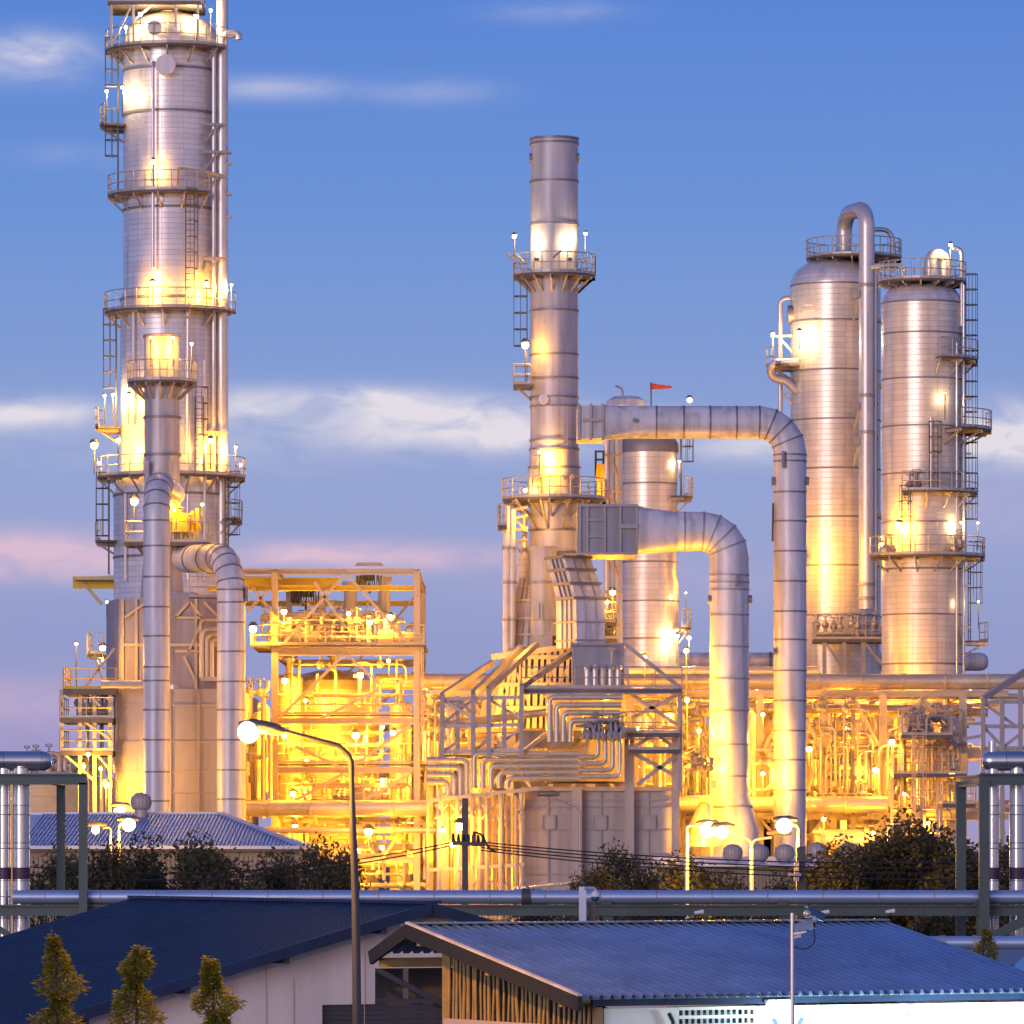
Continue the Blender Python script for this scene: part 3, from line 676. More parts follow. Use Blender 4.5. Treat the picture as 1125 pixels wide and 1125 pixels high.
rect_platform(T, X(190,Y), X(232,Y), Y-2.4, Y+.5, Z(598,Y), sides='frl')
b = MB()
for i in range(6): valve(b, (X(193+5*i,Y),Y-1.6+random.random(),Z(588-random.random()*22,Y)), .25); b.tube([(X(193+5*i,Y),Y-1.2,Z(598,Y)),(X(193+5*i,Y),Y-1.2,Z(575-3*i,Y))],.09,6)
b.box(X(192,Y),X(208,Y),Y-2.0,Y-.8,Z(586,Y),Z(566,Y))
T.add('valve_cluster', b, 'yel')
flood(T, (X(196,Y),Y-2.0,Z(552,Y)), 120, SOD, .15, (.1,.5,-.2)); flood(T, (X(224,Y),Y-1.5,Z(556,Y)), 50, SOD, .11); flood(T,(X(194,Y),Y-1.8,Z(562,Y)),60,SOD,.12)
b = MB()
for x in (163,190): b.bar((X(x,Y),Y-1.2,Z(545,Y)),(X(x,Y),Y-1.2,Z(508,Y)),.2)
T.add('guide', b, 'steel')

def duct(name, label, path, r, rings, mat_='duct', extra=None, n=36):
    T = Thing(name, label, 'duct', (path[-1][0], path[-1][1], 0))
    T.add('duct_body', MB().tube(path, r, n), mat_)
    b = MB()
    for p, d in rings: b.ring(p, d, r, .09, .025, n)
    T.add('flange', b, 'band')
    return T
def mitres(path, i0, i1): return [(path[i], (path[i+1]-path[i-1])) for i in range(i0, i1+1)]
Y = 287; k = S(Y)
pth = bend([(X(178,Y),Y+8.5,Z(532,Y)),(X(172,Y),Y,Z(530,Y)),(X(171.5,Y),Y,0)], 1.9, 5)
V = lambda x, y, Y: (Vector((X(x,Y),Y,Z(y,Y))), Vector((0,0,1)))
duct('furnace_duct', 'straight tall grey duct before the furnace, its elbow tucked under the chimney platform', pth, 14.5*k, mitres(pth,1,5)+[V(171.5,y,Y) for y in (572,600,634,667,699,733,748,780,813,848,880)])
Y = 289; k = S(Y)
pth = bend([(X(203,Y+7),Y+7,Z(614,Y+7)),(X(254,Y),Y,Z(613,Y)),(X(254,Y),Y,0)], 2.0, 5)
T = duct('furnace_duct', 'tall grey furnace duct whose banded elbow turns left over the furnace', pth, 15.6*k, mitres(pth,1,5)+[(Vector((X(214,Y+5),Y+5.3,Z(613.5,Y+5))),pth[1]-pth[0]),(Vector((X(229,Y+3),Y+3.2,Z(613,Y+3))),pth[1]-pth[0])]+[V(254,y,Y) for y in (648,662,684,716,749,780,813,846,878)])
b = MB(); b.box(X(270,Y),X(273,Y),Y-.4,Y+.4,Z(661,Y),Z(645,Y)); T.add('lifting_lug', b, 'band')

# access platforms at the furnace's left side
Y = 290; k = S(Y)
T = Thing('access_tower', 'open steel stair tower with railed landings at the far left side of the furnace', 'platform tower', (X(95,Y), Y, 0))
for x in (67.5,88,104,121):
    for y_ in (Y, Y+5):
        if x > 80 or y_ == Y: T.add('post', MB().bar((X(x,Y),y_,Z(830,Y) if x<80 else 0),(X(x,Y),y_,Z(757,Y)),.2), 'cream')
rect_platform(T, X(66,Y), X(124,Y), Y-.2, Y+5, Z(789,Y), sides='lf', th=.25)
rect_platform(T, X(66,Y), X(124,Y), Y-.2, Y+5, Z(825,Y), sides='lf', th=.25)
rect_platform(T, X(70,Y), X(128,Y), Y-.4, Y+4, Z(757,Y), 'yrail', sides='lf', th=.3)
rect_platform(T, X(95,Y), X(112,Y), Y+.5, Y+3.2, Z(718,Y), 'yrail', sides='lf', th=.2)
b = MB()
for p, q in (((68,826),(104,858)),((104,826),(121,846)),((88,790),(121,812)),((92,757),(126,712)),((96,760),(110,776)),((104,718),(112,745))): b.bar((X(p[0],Y),Y-.1,Z(p[1],Y)),(X(q[0],Y),Y-.1,Z(q[1],Y)),.13)
T.add('brace', b, 'cream')
b = MB()
for i in range(8):
    x = 84+5*i; b.tube([(X(x,Y),Y+1.5,Z(789,Y)),(X(x,Y),Y+1.5,Z(772-random.random()*8,Y))],.1,6); valve(b,(X(x,Y),Y+1.2,Z(780-random.random()*10,Y)),.25)
for y in (776,782): b.tube([(X(82,Y),Y+1.2,Z(y,Y)),(X(122,Y),Y+1.2,Z(y,Y))],.17,8)
T.add('burner_piping', b, 'pipe2'); T.add('header', MB().tube([(X(112,Y),Y-.5,Z(752,Y)),(X(158,Y),Y-.5,Z(752,Y))],.22,10), 'pipe2')
flood(T, (X(83,Y),Y+.5,Z(707,Y)), 30, WWH, .11, pole=2.4); flood(T, (X(98,Y),Y-.6,Z(829,Y)), 80, SOD, .14, pole=.3); flood(T, (X(115,Y),Y+1.5,Z(660,Y)), 0, WWH, .09, pole=.8)
flood(T, (X(118,Y),Y-1.0,Z(862,Y)), 500, SOD, .2, (0,-.3,-.2)); flood(T, (X(112,Y),Y-.8,Z(845,Y)), 200, SOD, .12)

# ------------------------------------------------------------------ left steel process frame
LG = 2.3
def cyl_vessel(name, label, x, Yv, hpx, ytop, m='clad2', y0=None, bands=(), domeh=None, legs=False):
    kk = S(Yv); cx = X(x,Yv); z1 = Z(ytop,Yv); r = hpx*kk; z0 = 0 if y0 is None else Z(y0,Yv); dh = domeh or r*.45
    T = Thing(name, label, 'vessel', (cx, Yv, 0))
    prof = [(r,z0),(r,z1-dh)] if not legs else [(0.01,z0-dh*.7),(r*.6,z0-dh*.55),(r,z0),(r,z1-dh)]
    T.add('shell', MB().lathe(cx, Yv, prof, 40), m)
    T.add('dome', MB().lathe(cx, Yv, [(r,z1-dh),(r*.93,z1-dh*.55),(r*.7,z1-dh*.22),(r*.38,z1-dh*.05),(0.01,z1)], 40), m)
    b = MB()
    for y in bands: b.ring((cx,Yv,Z(y,Yv)),(0,0,1),r,.14,.06,40)
    if bands: T.add('stiffening_band', b, 'cream')
    if legs:
        for a in (45,135,225,315): T.add('leg', MB().bar((cx+r*math.cos(R(a)),Yv+r*math.sin(R(a)),0),(cx+r*math.cos(R(a)),Yv+r*math.sin(R(a)),z0+1),.25), 'cream')
    b = MB().tube([(cx,Yv,z1-.2),(cx,Yv,z1+.7)],.18,8); b.cyl(cx,Yv,z1+.7,z1+.85,.32,None,12)
    T.add('nozzle', b, 'pipe')
    return T
Y = 299; k = S(Y); Yb = 318
T = Thing('process_structure', 'tall open steel frame of floors and cross braces glowing yellow beside the left furnace', 'steel frame', (X(380,Y), Y, 0))
xs = [X(302,Y), X(380,Y), X(458,Y)]
zs = [Z(y,Y) for y in (945,890,846,792,716,628)]
for x in xs:
    for y_ in (Y, Yb):
        top = zs[-1]; 
        if x == xs[1]: continue
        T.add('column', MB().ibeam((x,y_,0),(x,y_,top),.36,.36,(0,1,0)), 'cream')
for y_ in (Y, Yb):
    for i, z in enumerate(zs):
        T.add('beam', MB().ibeam((xs[0]-.2 if i < 5 else X(228,Y), y_-.02, z),(xs[2]+.2,y_-.02,z),.22,.44 if i in (4,) else .32), 'cream')
    T.add('beam', MB().ibeam((X(228,Y),y_,zs[-1]-.9),(xs[2],y_,zs[-1]-.9),.3,.3), 'yel')
for z in zs:
    for x in (xs[0],xs[2]): T.add('cross_beam', MB().ibeam((x,Y+.25,z-.03),(x,Yb-.25,z-.03),.25,.4), 'cream')
T.add('runway_beam', MB().ibeam((X(80,Yb-4),Yb-4,Z(640,Yb-4)),(X(300,Yb-4),Yb-4,Z(640,Yb-4)),.35,.7), 'yel')
T.add('runway_beam', MB().ibeam((X(262,Y+6),Y+6,Z(640,Y+6)),(X(372,Y+6),Y+6,Z(640,Y+6)),.35,.55), 'yel')
T.add('canopy', MB().hexa([P(80,637,Yb-5),P(150,637,Yb-5),P(150,637,Yb-1),P(80,637,Yb-1)], [P(84,635,Yb-5),P(150,630,Yb-5),P(150,630,Yb-1),P(84,635,Yb-1)]), 'cream')
T.add('strut', MB().bar(P(92,641,Yb-4),P(112,664,Yb-4),.2), 'cream')
def br(p, q, y_, w=.15): T.add('brace', MB().bar((X(p[0],Y),y_,Z(p[1],Y)),(X(q[0],Y),y_,Z(q[1],Y)),w), 'cream')
for p, q in (((306,714),(378,632)),((346,640),(380,690)),((382,632),(455,714)),((272,672),(296,648)),((278,646),(312,690)),
             ((352,790),(416,758)),((306,790),(378,720)),((382,720),(418,752)),((325,820),(380,846)),((382,846),(452,796)),((306,890),(378,850)),((382,890),(452,850)),((306,944),(352,893)),((420,944),(454,893))): br(p, q, Y-.3)
for p, q in (((306,714),(378,632)),((306,632),(378,714)),((382,714),(455,632)),((306,790),(378,720)),((382,790),(455,720)),((306,890),(455,796))): br(p, q, Yb-.3)
for i, z in enumerate((zs[4],zs[3],zs[2],zs[1])):
    p = T.add('floor', MB().box(X(276 if i == 0 else 300,Y),xs[2]+.5,Y+.3 if i else Y-.6,Y+9 if i == 0 else Y+1.6,z+.26,z+.34), 'grate')
    rb = MB().rail([(X(276 if i == 0 else 304,Y),Y-.5 if i == 0 else Y+.4,z+.36),(xs[2]+.4,Y-.5 if i == 0 else Y+.4,z+.36)])
    T.add('railing', rb, 'cream', p)
T.add('ladder', MB().ladder(xs[2]+.3,Y-.3,zs[4]-5,zs[4]+1,-10,cage=False), 'cream')
b = MB().tube([P(415,740,Y-1),P(430,740,Y-1)],.1)
for x, y in ((383,672),(352,672),(422,690)): pass
# hoists hanging from the runway
for lb, x0, x1, y0, y1, yy in (('black cable festoon and hoist under the top beam, right one', 392,420,632,644,Y+2),('black hoist trolley hanging lower under the yellow runway beam', 320,352,648,662,Y+5)):
    H = Thing('hoist', lb, 'hoist', (X((x0+x1)/2,yy),yy,Z(y1,yy)))
    b = MB().box(X(x0+6,yy),X(x1-8,yy),yy-.4,yy+.4,Z(y1-6,yy),Z(y0,yy)); b.cyl(X(x0+5,yy),yy,Z(y1,yy),Z(y0+1,yy),.3,None,10)
    H.add('trolley', b, 'dark')
    b = MB()
    for i in range(6):
        a = x0+(x1-x0)*i/6; b.tube([P(a,y0,yy-.6),P(a+1.2,y1+random.uniform(0,4),yy-.6),P(a+2.8,y1+random.uniform(0,4),yy-.6),P(a+3.6,y0,yy-.6)],.035,5)
    b.tube([P((x0+x1)/2,y1-4,yy),P((x0+x1)/2,y1+8,yy)],.07,6)
    H.add('cable', b, 'wire')
H = Thing('roof_monitor', 'small grey sheet cover on top of the yellow lit steel frame', 'roof cover', P(405,622,Y+8))
H.add('cover', MB().hexa([P(389,622,Y+4),P(422,622,Y+4),P(422,622,Y+10),P(389,622,Y+10)],[P(393,618,Y+4),P(418,618,Y+4),P(418,618,Y+10),P(393,618,Y+10)]), 'casing')
# vessels and equipment inside the frame
v = cyl_vessel('reactor_vessel', 'wide domed vessel glowing yellow inside the left steel frame', 366, 308, 50, 736, 'clad2', bands=(760,800,840,880))
v = cyl_vessel('knockout_drum', 'slim upright drum at the left edge inside the yellow steel frame', 318, 305, 15, 740, 'clad2', bands=(770,830))
v = cyl_vessel('knockout_drum', 'slim upright drum at the right edge inside the yellow steel frame', 440, 306, 12, 770, 'clad2', bands=(800,))
for lb, x, y0, m, r in (('thick stub stack rising from the top deck of the yellow frame, behind the brace crossing', 385, 640, 'cream', 7),('thinner vent stack on the top deck of the yellow frame, left of the thick one', 352, 655, 'cream', 6),('vent stack nearest the right column of the yellow frame', 422, 634, 'cream', 6.5)):
    H = Thing('vent_stack', lb, 'vent', (X(x,Yb-3),Yb-3,zs[4]))
    H.add('pipe', MB().tube([P(x,716,Yb-3),P(x,y0,Yb-3)], r*S(Yb), 16), m); H.add('cap', MB().ring(P(x,y0+2,Yb-3),(0,0,1),r*S(Yb),.3,.1,16), 'cream')
def piping(label, x0, x1, y0, y1, Y0, Y1, nh, nv, nval=0, seed=1, m='pipe', r=(.07,.2), name='process_piping', foot=None):
    """a connected run of headers, drops and valves filling a box"""
    rd = random.Random(seed)
    T = Thing(name, label, 'piping', ((X(x0,Y0)+X(x1,Y0))/2, Y0, Z(y1,Y0)))
    hs = []
    for i in range(nh):
        y = y0 + (y1-y0)*(i+.5+rd.uniform(-.3,.3))/nh; yy = rd.uniform(Y0,Y1); a = x0 + rd.uniform(0,.25)*(x1-x0); c = x1 - rd.uniform(0,.25)*(x1-x0); rr = rd.uniform(*r)
        e = rd.choice((-1,1))*rd.uniform(8,26)
        pts = [P(a,y,yy),P(c,y,yy),P(c,min(max(y+e,y0),y1),yy)]
        if rd.random() < .5: pts.insert(0, P(a,min(max(y-e,y0),y1),yy))
        T.add('pipe', MB().tube(bend(pts,.35,4), rr, 8), m); hs.append((a,c,y,yy,rr))
    for i in range(nv):
        x = x0 + (x1-x0)*(i+.5+rd.uniform(-.4,.4))/nv; yy = rd.uniform(Y0,Y1); a = y0+rd.uniform(0,.45)*(y1-y0); c = y1-rd.uniform(0,.3)*(y1-y0) if foot is None else foot
        pts = [P(x,c,yy),P(x,a,yy)]
        if rd.random() < .6: pts.append(P(x+rd.choice((-1,1))*rd.uniform(6,22),a,yy))
        T.add('pipe', MB().tube(bend(pts,.35,4), rd.uniform(*r), 8), m)
    if nval:
        b = MB()
        for i in range(nval):
            h = rd.choice(hs) if hs else (x0,x1,(y0+y1)/2,Y0,.1)
            valve(b, P(rd.uniform(h[0],h[1]),h[2],h[3]), rd.uniform(.18,.3))
        T.add('valve', b, 'steel')
        b = MB()
        for i in range(nval):
            h = rd.choice(hs); x = rd.uniform(h[0],h[1]); b.ring(P(x,h[2],h[3]),(1,0,0),h[4],.12,.09,10)
        T.add('flange', b, 'cream')
    return T
piping('tangle of yellow lit pipes and valves on the top deck of the left steel frame', 278, 450, 674, 712, Y+.2, Y+7, 12, 30, 34, 3, r=(.05,.15))
piping('pipes and drops under the top deck around the wide domed vessel', 306, 452, 722, 792, Y+1.6, Y+3, 3, 8, 4, 4, r=(.05,.12))
piping('pipe runs on the second floor of the left steel frame', 306, 454, 796, 846, Y+1.6, Y+3.4, 3, 10, 8, 5, r=(.05,.13))
piping('pipe runs on the third floor of the left steel frame', 306, 454, 850, 890, Y+.6, Y+3.4, 4, 14, 10, 6, r=(.05,.13))
piping('pipes at the foot of the left steel frame above the hedge line', 300, 470, 898, 975, Y+.6, Y+6, 8, 16, 10, 7)
piping('upright pipes in the gap between the right furnace duct and the steel frame', 268, 300, 748, 900, Y-1, Y+3, 4, 7, 6, 8, r=(.1,.26))
# pumps on the floors
for lb, x, y in (('pump set on the top deck beside the left column of the yellow frame', 330, 709), ('pump set on the top deck beside the right column of the yellow frame', 436, 709), ('pump set in the middle of the third floor of the yellow frame', 405, 883)):
    yy = Y+1.2; c = P(x,y,yy)
    H = Thing('pump', lb, 'pump', c)
    H.add('casing', MB().tube([c+Vector((-1,0,.45)),c+Vector((-.2,0,.45)),c+Vector((-.15,0,.45)),c+Vector((1,0,.45))],[.42,.42,.3,.3],14), 'cream')
    H.add('base', MB().box(c.x-1.1,c.x+1.1,yy-.45,yy+.45,c.z-.25,c.z+.03), 'steel'); H.add('nozzle', MB().tube([c+Vector((-.6,0,.4)),c+Vector((-.6,0,1.5))],.16,8), 'pipe')
# two header pipes along the frame's lower floors
for lb, y, r, yy, x0, x1 in (('fat horizontal pipe across the lower part of the left yellow frame', 888, 9, Y-1.6, 271, 470), ('thin horizontal pipe just below the fat one on the left yellow frame', 912, 3.5, Y-1.2, 271, 500)):
    H = Thing('header_pipe', lb, 'pipe', P(x0,y,yy)); H.add('pipe', MB().tube([P(x0,y,yy),P(x1,y,yy)], r*S(yy), 20), 'pipe')
    b = MB(); [b.ring(P(x,y,yy),(1,0,0),r*S(yy),.12,.05,20) for x in range(int(x0)+25,int(x1),45)]; H.add('joint_band', b, 'cream')
# lamps of the frame
for i, (x, y, yy, pw, r, lb) in enumerate((
    (278,691,Y-1.2,420,.26,'bright lamp on the left end of the top deck rail, beside the right furnace duct'),
    (312,672,Y+.8,260,.2,'lamp on the left column just above the top deck of the yellow frame'),
    (383,674,Y+.8,120,.15,'lamp at the middle of the top deck, below the brace crossing'),
    (406,684,Y+.8,240,.2,'lamp on the top deck between the middle brace and the right column'),
    (428,678,Y+.8,220,.2,'lamp on the top deck close to the right column of the yellow frame'),
    (427,726,Y+.8,150,.14,'lamp hung just under the top deck near the right column of the yellow frame'),
    (396,742,Y+2,500,.22,'lamp washing the dome of the wide vessel in the yellow frame'),
    (313,748,Y+.8,520,.22,'lamp on the left column under the top deck of the yellow frame'),
    (336,770,Y+4,500,.14,'lamp deep in the frame left of the wide vessel'),
    (391,808,Y+1.2,600,.26,'bright lamp on the second floor in front of the wide vessel'),
    (420,799,Y+.8,90,.14,'small upper lamp of the pair near the right column on the second floor'),
    (432,805,Y+.8,220,.2,'larger lower lamp of the pair near the right column on the second floor'),
    (312,808,Y+.8,420,.18,'lamp on the left column at the second floor of the yellow frame'),
    (337,836,Y+1,260,.14,'lamp low on the second floor left of the wide vessel'),
    (420,857,Y+.8,120,.14,'lamp on the third floor near the right column of the yellow frame'),
    (322,872,Y+1,480,.2,'lamp on the third floor left of the wide vessel'),
    (400,866,Y+2,500,.16,'lamp on the third floor in front of the wide vessel'),
    (324,908,Y,320,.18,'lamp under the fat pipe at the left foot of the yellow frame'),
    (405,914,Y-2.6,380,.28,'large round lamp under the fat pipe, before the middle of the yellow frame'),
    (420,931,Y-1.4,90,.16,'smaller lamp just below the large round one under the fat pipe'),
    (395,938,Y+2,320,.16,'lamp at ground level inside the middle of the yellow frame'),
    (350,940,Y+2,250,.16,'lamp at ground level inside the left bay of the yellow frame'),
    (448,930,Y+3,320,.16,'lamp at ground level inside the right bay of the yellow frame'))):
    H = Thing('plant_lamp', lb, 'lamp', P(x,y,yy), 'sodium lamps on the left steel frame')
    flood(H, P(x,y,yy), pw, SOD, r, (0,-.4,-.15), pole=1.0)
# ------------------------------------------------------------------ central heater: chimney
LG = 2.6
Y = 298; k = S(Y); cx = X(609,Y)
T = Thing('main_chimney', 'tall banded grey chimney in the middle with two bright patches above its ring platform', 'chimney', (cx, Y, 0))
T.add('shell', MB().lathe(cx, Y, [(27*k,Z(720,Y)),(27*k,Z(556,Y)),(28.5*k,Z(548,Y)),(28.5*k,Z(528,Y)),(26.3*k,Z(486,Y)),(26*k,Z(152,Y)),(24.8*k,Z(152,Y)),(24.8*k,Z(190,Y))], 56), 'stack')
b = MB()
for y,h in ((153,26),(158,26),(200,26),(247,26),(342,26),(390,26),(416,26),(437,26),(447,26),(484,26.3),(494,26.8),(514,28),(546,28.6),(583,27.2),(608,27.2)): b.ring((cx,Y,Z(y,Y)),(0,0,1),h*k,.11,.06,56)
T.add('stiffening_band', b, 'band')
for x in (583.5,634.5): T.add('lifting_lug', MB().tube([(X(x,Y)-.1,Y-.2,Z(174,Y)),(X(x,Y)+.1,Y-.2,Z(174,Y))],.27,12), 'band')
ring_platform(T, cx, Y, Z(303,Y), 26*k, 45*k, 0, 360)
ring_platform(T, cx, Y, Z(549,Y), 28.6*k, 57*k, 0, 360)
T.add('manhole', MB().tube([(X(597,Y),Y-25*k,Z(441,Y)),(X(597,Y),Y-26*k-.25,Z(441,Y))],.28,16), 'duct')
for x, y in ((594,524),(605,526),(619,525),(628,526),(586,526)): T.add('test_port', MB().tube([(X(x,Y),Y-24*k,Z(y,Y)),(X(x,Y),Y-28.5*k-.35,Z(y,Y))],.13,10), 'steel')
T.add('ladder', MB().ladder(X(579,Y),Y-.4,Z(425,Y),Z(303,Y),180), 'dark')
T.add('ladder', MB().ladder(X(590,Y),Y-29*k,Z(549,Y),Z(500,Y),-90,cage=False), 'dark')
rect_platform(T, X(564,Y), X(583,Y), Y-1.2, Y+.6, Z(424,Y), sides='lfb')
T.add('bracket', MB().bar((X(566,Y),Y-1,Z(425,Y)),(X(583,Y),Y-.3,Z(440,Y)),.1), 'steel')
b = MB()
for x0,x1 in ((594,601),(624,618),(566,588),(640,632)): b.bar((X(x0,Y),Y-2.2,Z(551,Y)),(X(x1,Y),Y-1.4,Z(582,Y)),.12)
T.add('knee_brace', b, 'steel')
b = MB(); b.tube([(X(557,Y),Y-1.4,Z(281,Y)),(X(566,Y),Y-1.4,Z(290,Y))],.07,6); b.tube([(X(566,Y),Y-1.2,Z(281,Y)),(X(575,Y),Y-1.2,Z(290,Y))],.07,6); b.tube([(X(607,Y),Y-2.2,Z(288,Y)),(X(616,Y),Y-2.2,Z(280,Y))],.07,6)
T.add('davit', b, 'rail')
flood(T, (X(565,Y),Y-1,Z(262,Y)), 45, WWH, .15, (.35,0,-.2)); flood(T, (X(643,Y),Y-1,Z(259,Y)), 25, WWH, .12, (-.35,0,-.2))
T.add('wall_pack', MB().box(X(589,Y)-.15,X(589,Y)+.15,Y-1.75,Y-1.55,Z(290,Y),Z(287,Y)), 'lampdark'); T.add('wall_pack', MB().box(X(625,Y)-.15,X(625,Y)+.15,Y-1.75,Y-1.55,Z(290,Y),Z(287,Y)), 'lampdark')
T.light((X(586,Y),Y-1.14,Z(270,Y)), 60, WWH); T.light((X(625,Y),Y-1.42,Z(270,Y)), 75, WWH)
flood(T, (X(577,Y),Y-1.5,Z(382,Y)), 110, SOD, .25, (.2,-.45,-.1), pole=2)
T.light((X(603,Y),Y-1.85,Z(511,Y)), 230, SOD); T.light((X(603,Y),Y-2.2,Z(533,Y)), 60, SOD)
flood(T, (X(592,Y),Y-2.4,Z(500,Y)), 25, WWH, .09, (.2,.5,-.2)); flood(T, (X(577,Y),Y-.9,Z(540,Y)), 120, SOD, .14, (.3,.0,.0), pole=.6)

def transition(x0, x1, y0, y1, Y, d, xe, yc, r, n=32):
    """rectangle at x0.. blending into a circle at xe, along +x"""
    kk = S(Y); mb = MB(); rect = []; circ = []
    h = (y1-y0)/2*kk; zc = Z((y0+y1)/2,Y); zc2 = Z(yc,Y)
    for j in range(n):
        t = 2*math.pi*(j+.5)/n; c, s_ = math.cos(t), math.sin(t); m_ = max(abs(c),abs(s_))
        rect.append((X(x1,Y), Y+c/m_*d, zc+s_/m_*h)); circ.append((X(xe,Y), Y+c*r, zc2+s_*r))
    mb.add(rect+circ, [(j,n+j,n+(j+1)%n,(j+1)%n) for j in range(n)])
    return mb
# upper duct
Y = 293; k = S(Y); r = 18*k
pth = bend([(X(690,Y),Y,Z(464,Y)),(X(868,Y),Y,Z(464,Y)),(X(868,Y),Y,0)], 34*k, 4)
T = Thing('flue_gas_duct', 'upper bent duct from the chimney, its long vertical leg the right one of the two', 'duct', (X(868,Y),Y,0))
T.add('duct_body', MB().tube(pth, r, 40), 'duct')
T.add('transition', transition(663,663,446,483,Y,1.0,691,464,r), 'duct')
T.add('box_section', MB().box(X(634,Y),X(663,Y),Y-.95,Y+.95+2,Z(483,Y),Z(447,Y)), 'duct')
b = MB()
for x in (636,649,662): 
    for w in (0,): b.bar((X(x,Y),Y-1.0,Z(485,Y)),(X(x,Y),Y-1.0,Z(445,Y)),.14)
b.bar((X(640,Y),Y-1.04,Z(463,Y)),(X(662,Y),Y-1.04,Z(463,Y)),.16)
b.bar((X(622,Y),Y+2.2,Z(485,Y)),(X(622,Y),Y+2.2,Z(445,Y)),.2)
T.add('stiffener', b, 'steel')
b = MB()
for p, d in mitres(pth,1,4)+[(Vector((X(x,Y),Y,Z(464,Y))),Vector((1,0,0))) for x in (721,751,780,809)]+[V(868,y,Y) for y in (500,507,541,573,606,639,672,703,737,770,803,835,868)]: b.ring(p,d,r,.09,.03,40)
T.add('flange', b, 'band')
b = MB()
for x in (849.5,886.5): b.tube([(X(x,Y)-.1,Y-.2,Z(529,Y)),(X(x,Y)+.1,Y-.2,Z(529,Y))],.24,12)
b.box(X(858,Y),X(861,Y),Y-r-.25,Y-r+.2,Z(515,Y),Z(497,Y)); b.tube([(X(697,Y),Y-r,Z(463,Y)),(X(697,Y),Y-r-.3,Z(463,Y))],.12,8)
b.tube([(X(851,Y),Y-.5,Z(716,Y)),(X(849,Y),Y-.5,Z(716,Y))],.2,10)
T.add('lifting_lug', b, 'band')
T.add('conduit', MB().tube([(X(849,Y),Y-.3,Z(553,Y)),(X(848.5,Y),Y-.3,Z(595,Y))],.06,6), 'dark')
# lower duct
Y = 290; k = S(Y); r = 21.7*k
pth = bend([(X(742,Y),Y,Z(584,Y)),(X(801.5,Y),Y,Z(584,Y)),(X(801.5,Y),Y,Z(872,Y))], 48*k, 4)
T = Thing('flue_gas_duct', 'lower bent duct from the chimney with a big box section and a flared foot', 'duct', (X(801,Y),Y,0))
T.add('duct_body', MB().tube(pth, r, 40), 'duct')
T.add('transition', transition(700,700,557,609,Y,1.35,744,584,r), 'duct')
T.add('box_section', MB().box(X(634,Y),X(700,Y),Y-1.3,Y+1.3+4,Z(609,Y),Z(557,Y)), 'casing')
T.add('foot', MB().lathe(X(801.5,Y),Y,[(r,Z(872,Y)),(r*1.08,Z(880,Y)),(r*1.5,Z(912,Y)),(r*1.5,0)][::-1],40), 'duct')
b = MB()
for x in (637,645,664,681,699): b.bar((X(x,Y),Y-1.36,Z(610,Y)),(X(x,Y),Y-1.36,Z(556,Y)),.12)
b.bar((X(645,Y),Y-1.38,Z(573,Y)),(X(664,Y),Y-1.38,Z(573,Y)),.1); b.bar((X(645,Y),Y-1.38,Z(591,Y)),(X(664,Y),Y-1.38,Z(591,Y)),.1)
b.bar((X(679,Y),Y-1.4,Z(580,Y)),(X(700,Y),Y-1.4,Z(580,Y)),.2)
b.bar((X(634,Y),Y-1.37,Z(609.5,Y)),(X(700,Y),Y-1.37,Z(609.5,Y)),.14); b.bar((X(634,Y),Y-1.37,Z(557,Y)),(X(700,Y),Y-1.37,Z(557,Y)),.14)
T.add('stiffener', b, 'steel')
b = MB()
for p, d in mitres(pth,1,4)+[(Vector((X(752,Y),Y,Z(584,Y))),Vector((1,0,0)))]+[V(801.5,y,Y) for y in (632,640,648,676,711,746,781,818,853,886)]: b.ring(p,d,r if p.z > Z(876,Y) else r*1.18,.09,.03,40)
T.add('flange', b, 'steel')
b = MB()
for x in (779.5,824): b.tube([(X(x,Y)-.1,Y-.2,Z(659,Y)),(X(x,Y)+.1,Y-.2,Z(659,Y))],.24,12)
b.box(X(807,Y),X(809.5,Y),Y-r-.25,Y-r+.2,Z(645,Y),Z(632,Y))
T.add('lifting_lug', b, 'band')

# ------------------------------------------------------------------ convection section and its connecting ductwork
Y = 292; k = S(Y)
def lofted(secs):
    """secs: (x, y(row), Y, half width, half depth, rot) -> closed loft"""
    vs = []
    for x, y, yy, w, d, a in secs:
        c = P(x,y,yy); u = Vector((math.cos(R(a)),math.sin(R(a)),0)); v_ = Vector((-math.sin(R(a)),math.cos(R(a)),0))
        vs += [c-u*w-v_*d, c+u*w-v_*d, c+u*w+v_*d, c-u*w+v_*d]
    fs = []; n = len(secs)
    for i in range(n-1):
        for q in range(4): fs.append((i*4+q,i*4+4+q,i*4+4+(q+1)%4,i*4+(q+1)%4))
    fs += [(0,1,2,3),((n-1)*4+3,(n-1)*4+2,(n-1)*4+1,(n-1)*4)]
    return MB().add(vs, fs)
def ribs(secs, w=.1, m=None):
    mb = MB()
    for i, (x,y,yy,hw,d,a) in enumerate(secs):
        c = P(x,y,yy); u = Vector((math.cos(R(a)),math.sin(R(a)),0)); v_ = Vector((-math.sin(R(a)),math.cos(R(a)),0)); e = .05
        q = [c-u*(hw+e)-v_*(d+e), c+u*(hw+e)-v_*(d+e), c+u*(hw+e)+v_*(d+e), c-u*(hw+e)+v_*(d+e)]
        for j in range(4): mb.bar(q[j], q[(j+1)%4], w)
    return mb
T = Thing('sloping_breeching', 'stepped sloping grey panelled duct dropping from the chimney onto the heater', 'duct', P(635,708,Y))
sec = [(624,612,Y+.6,.78,1.0,28),(637.5,658,Y-1.2,.86,1.1,28),(638,712,Y-1.4,.86,1.15,28)]
mb = lofted(sec); mb.sharp = 4
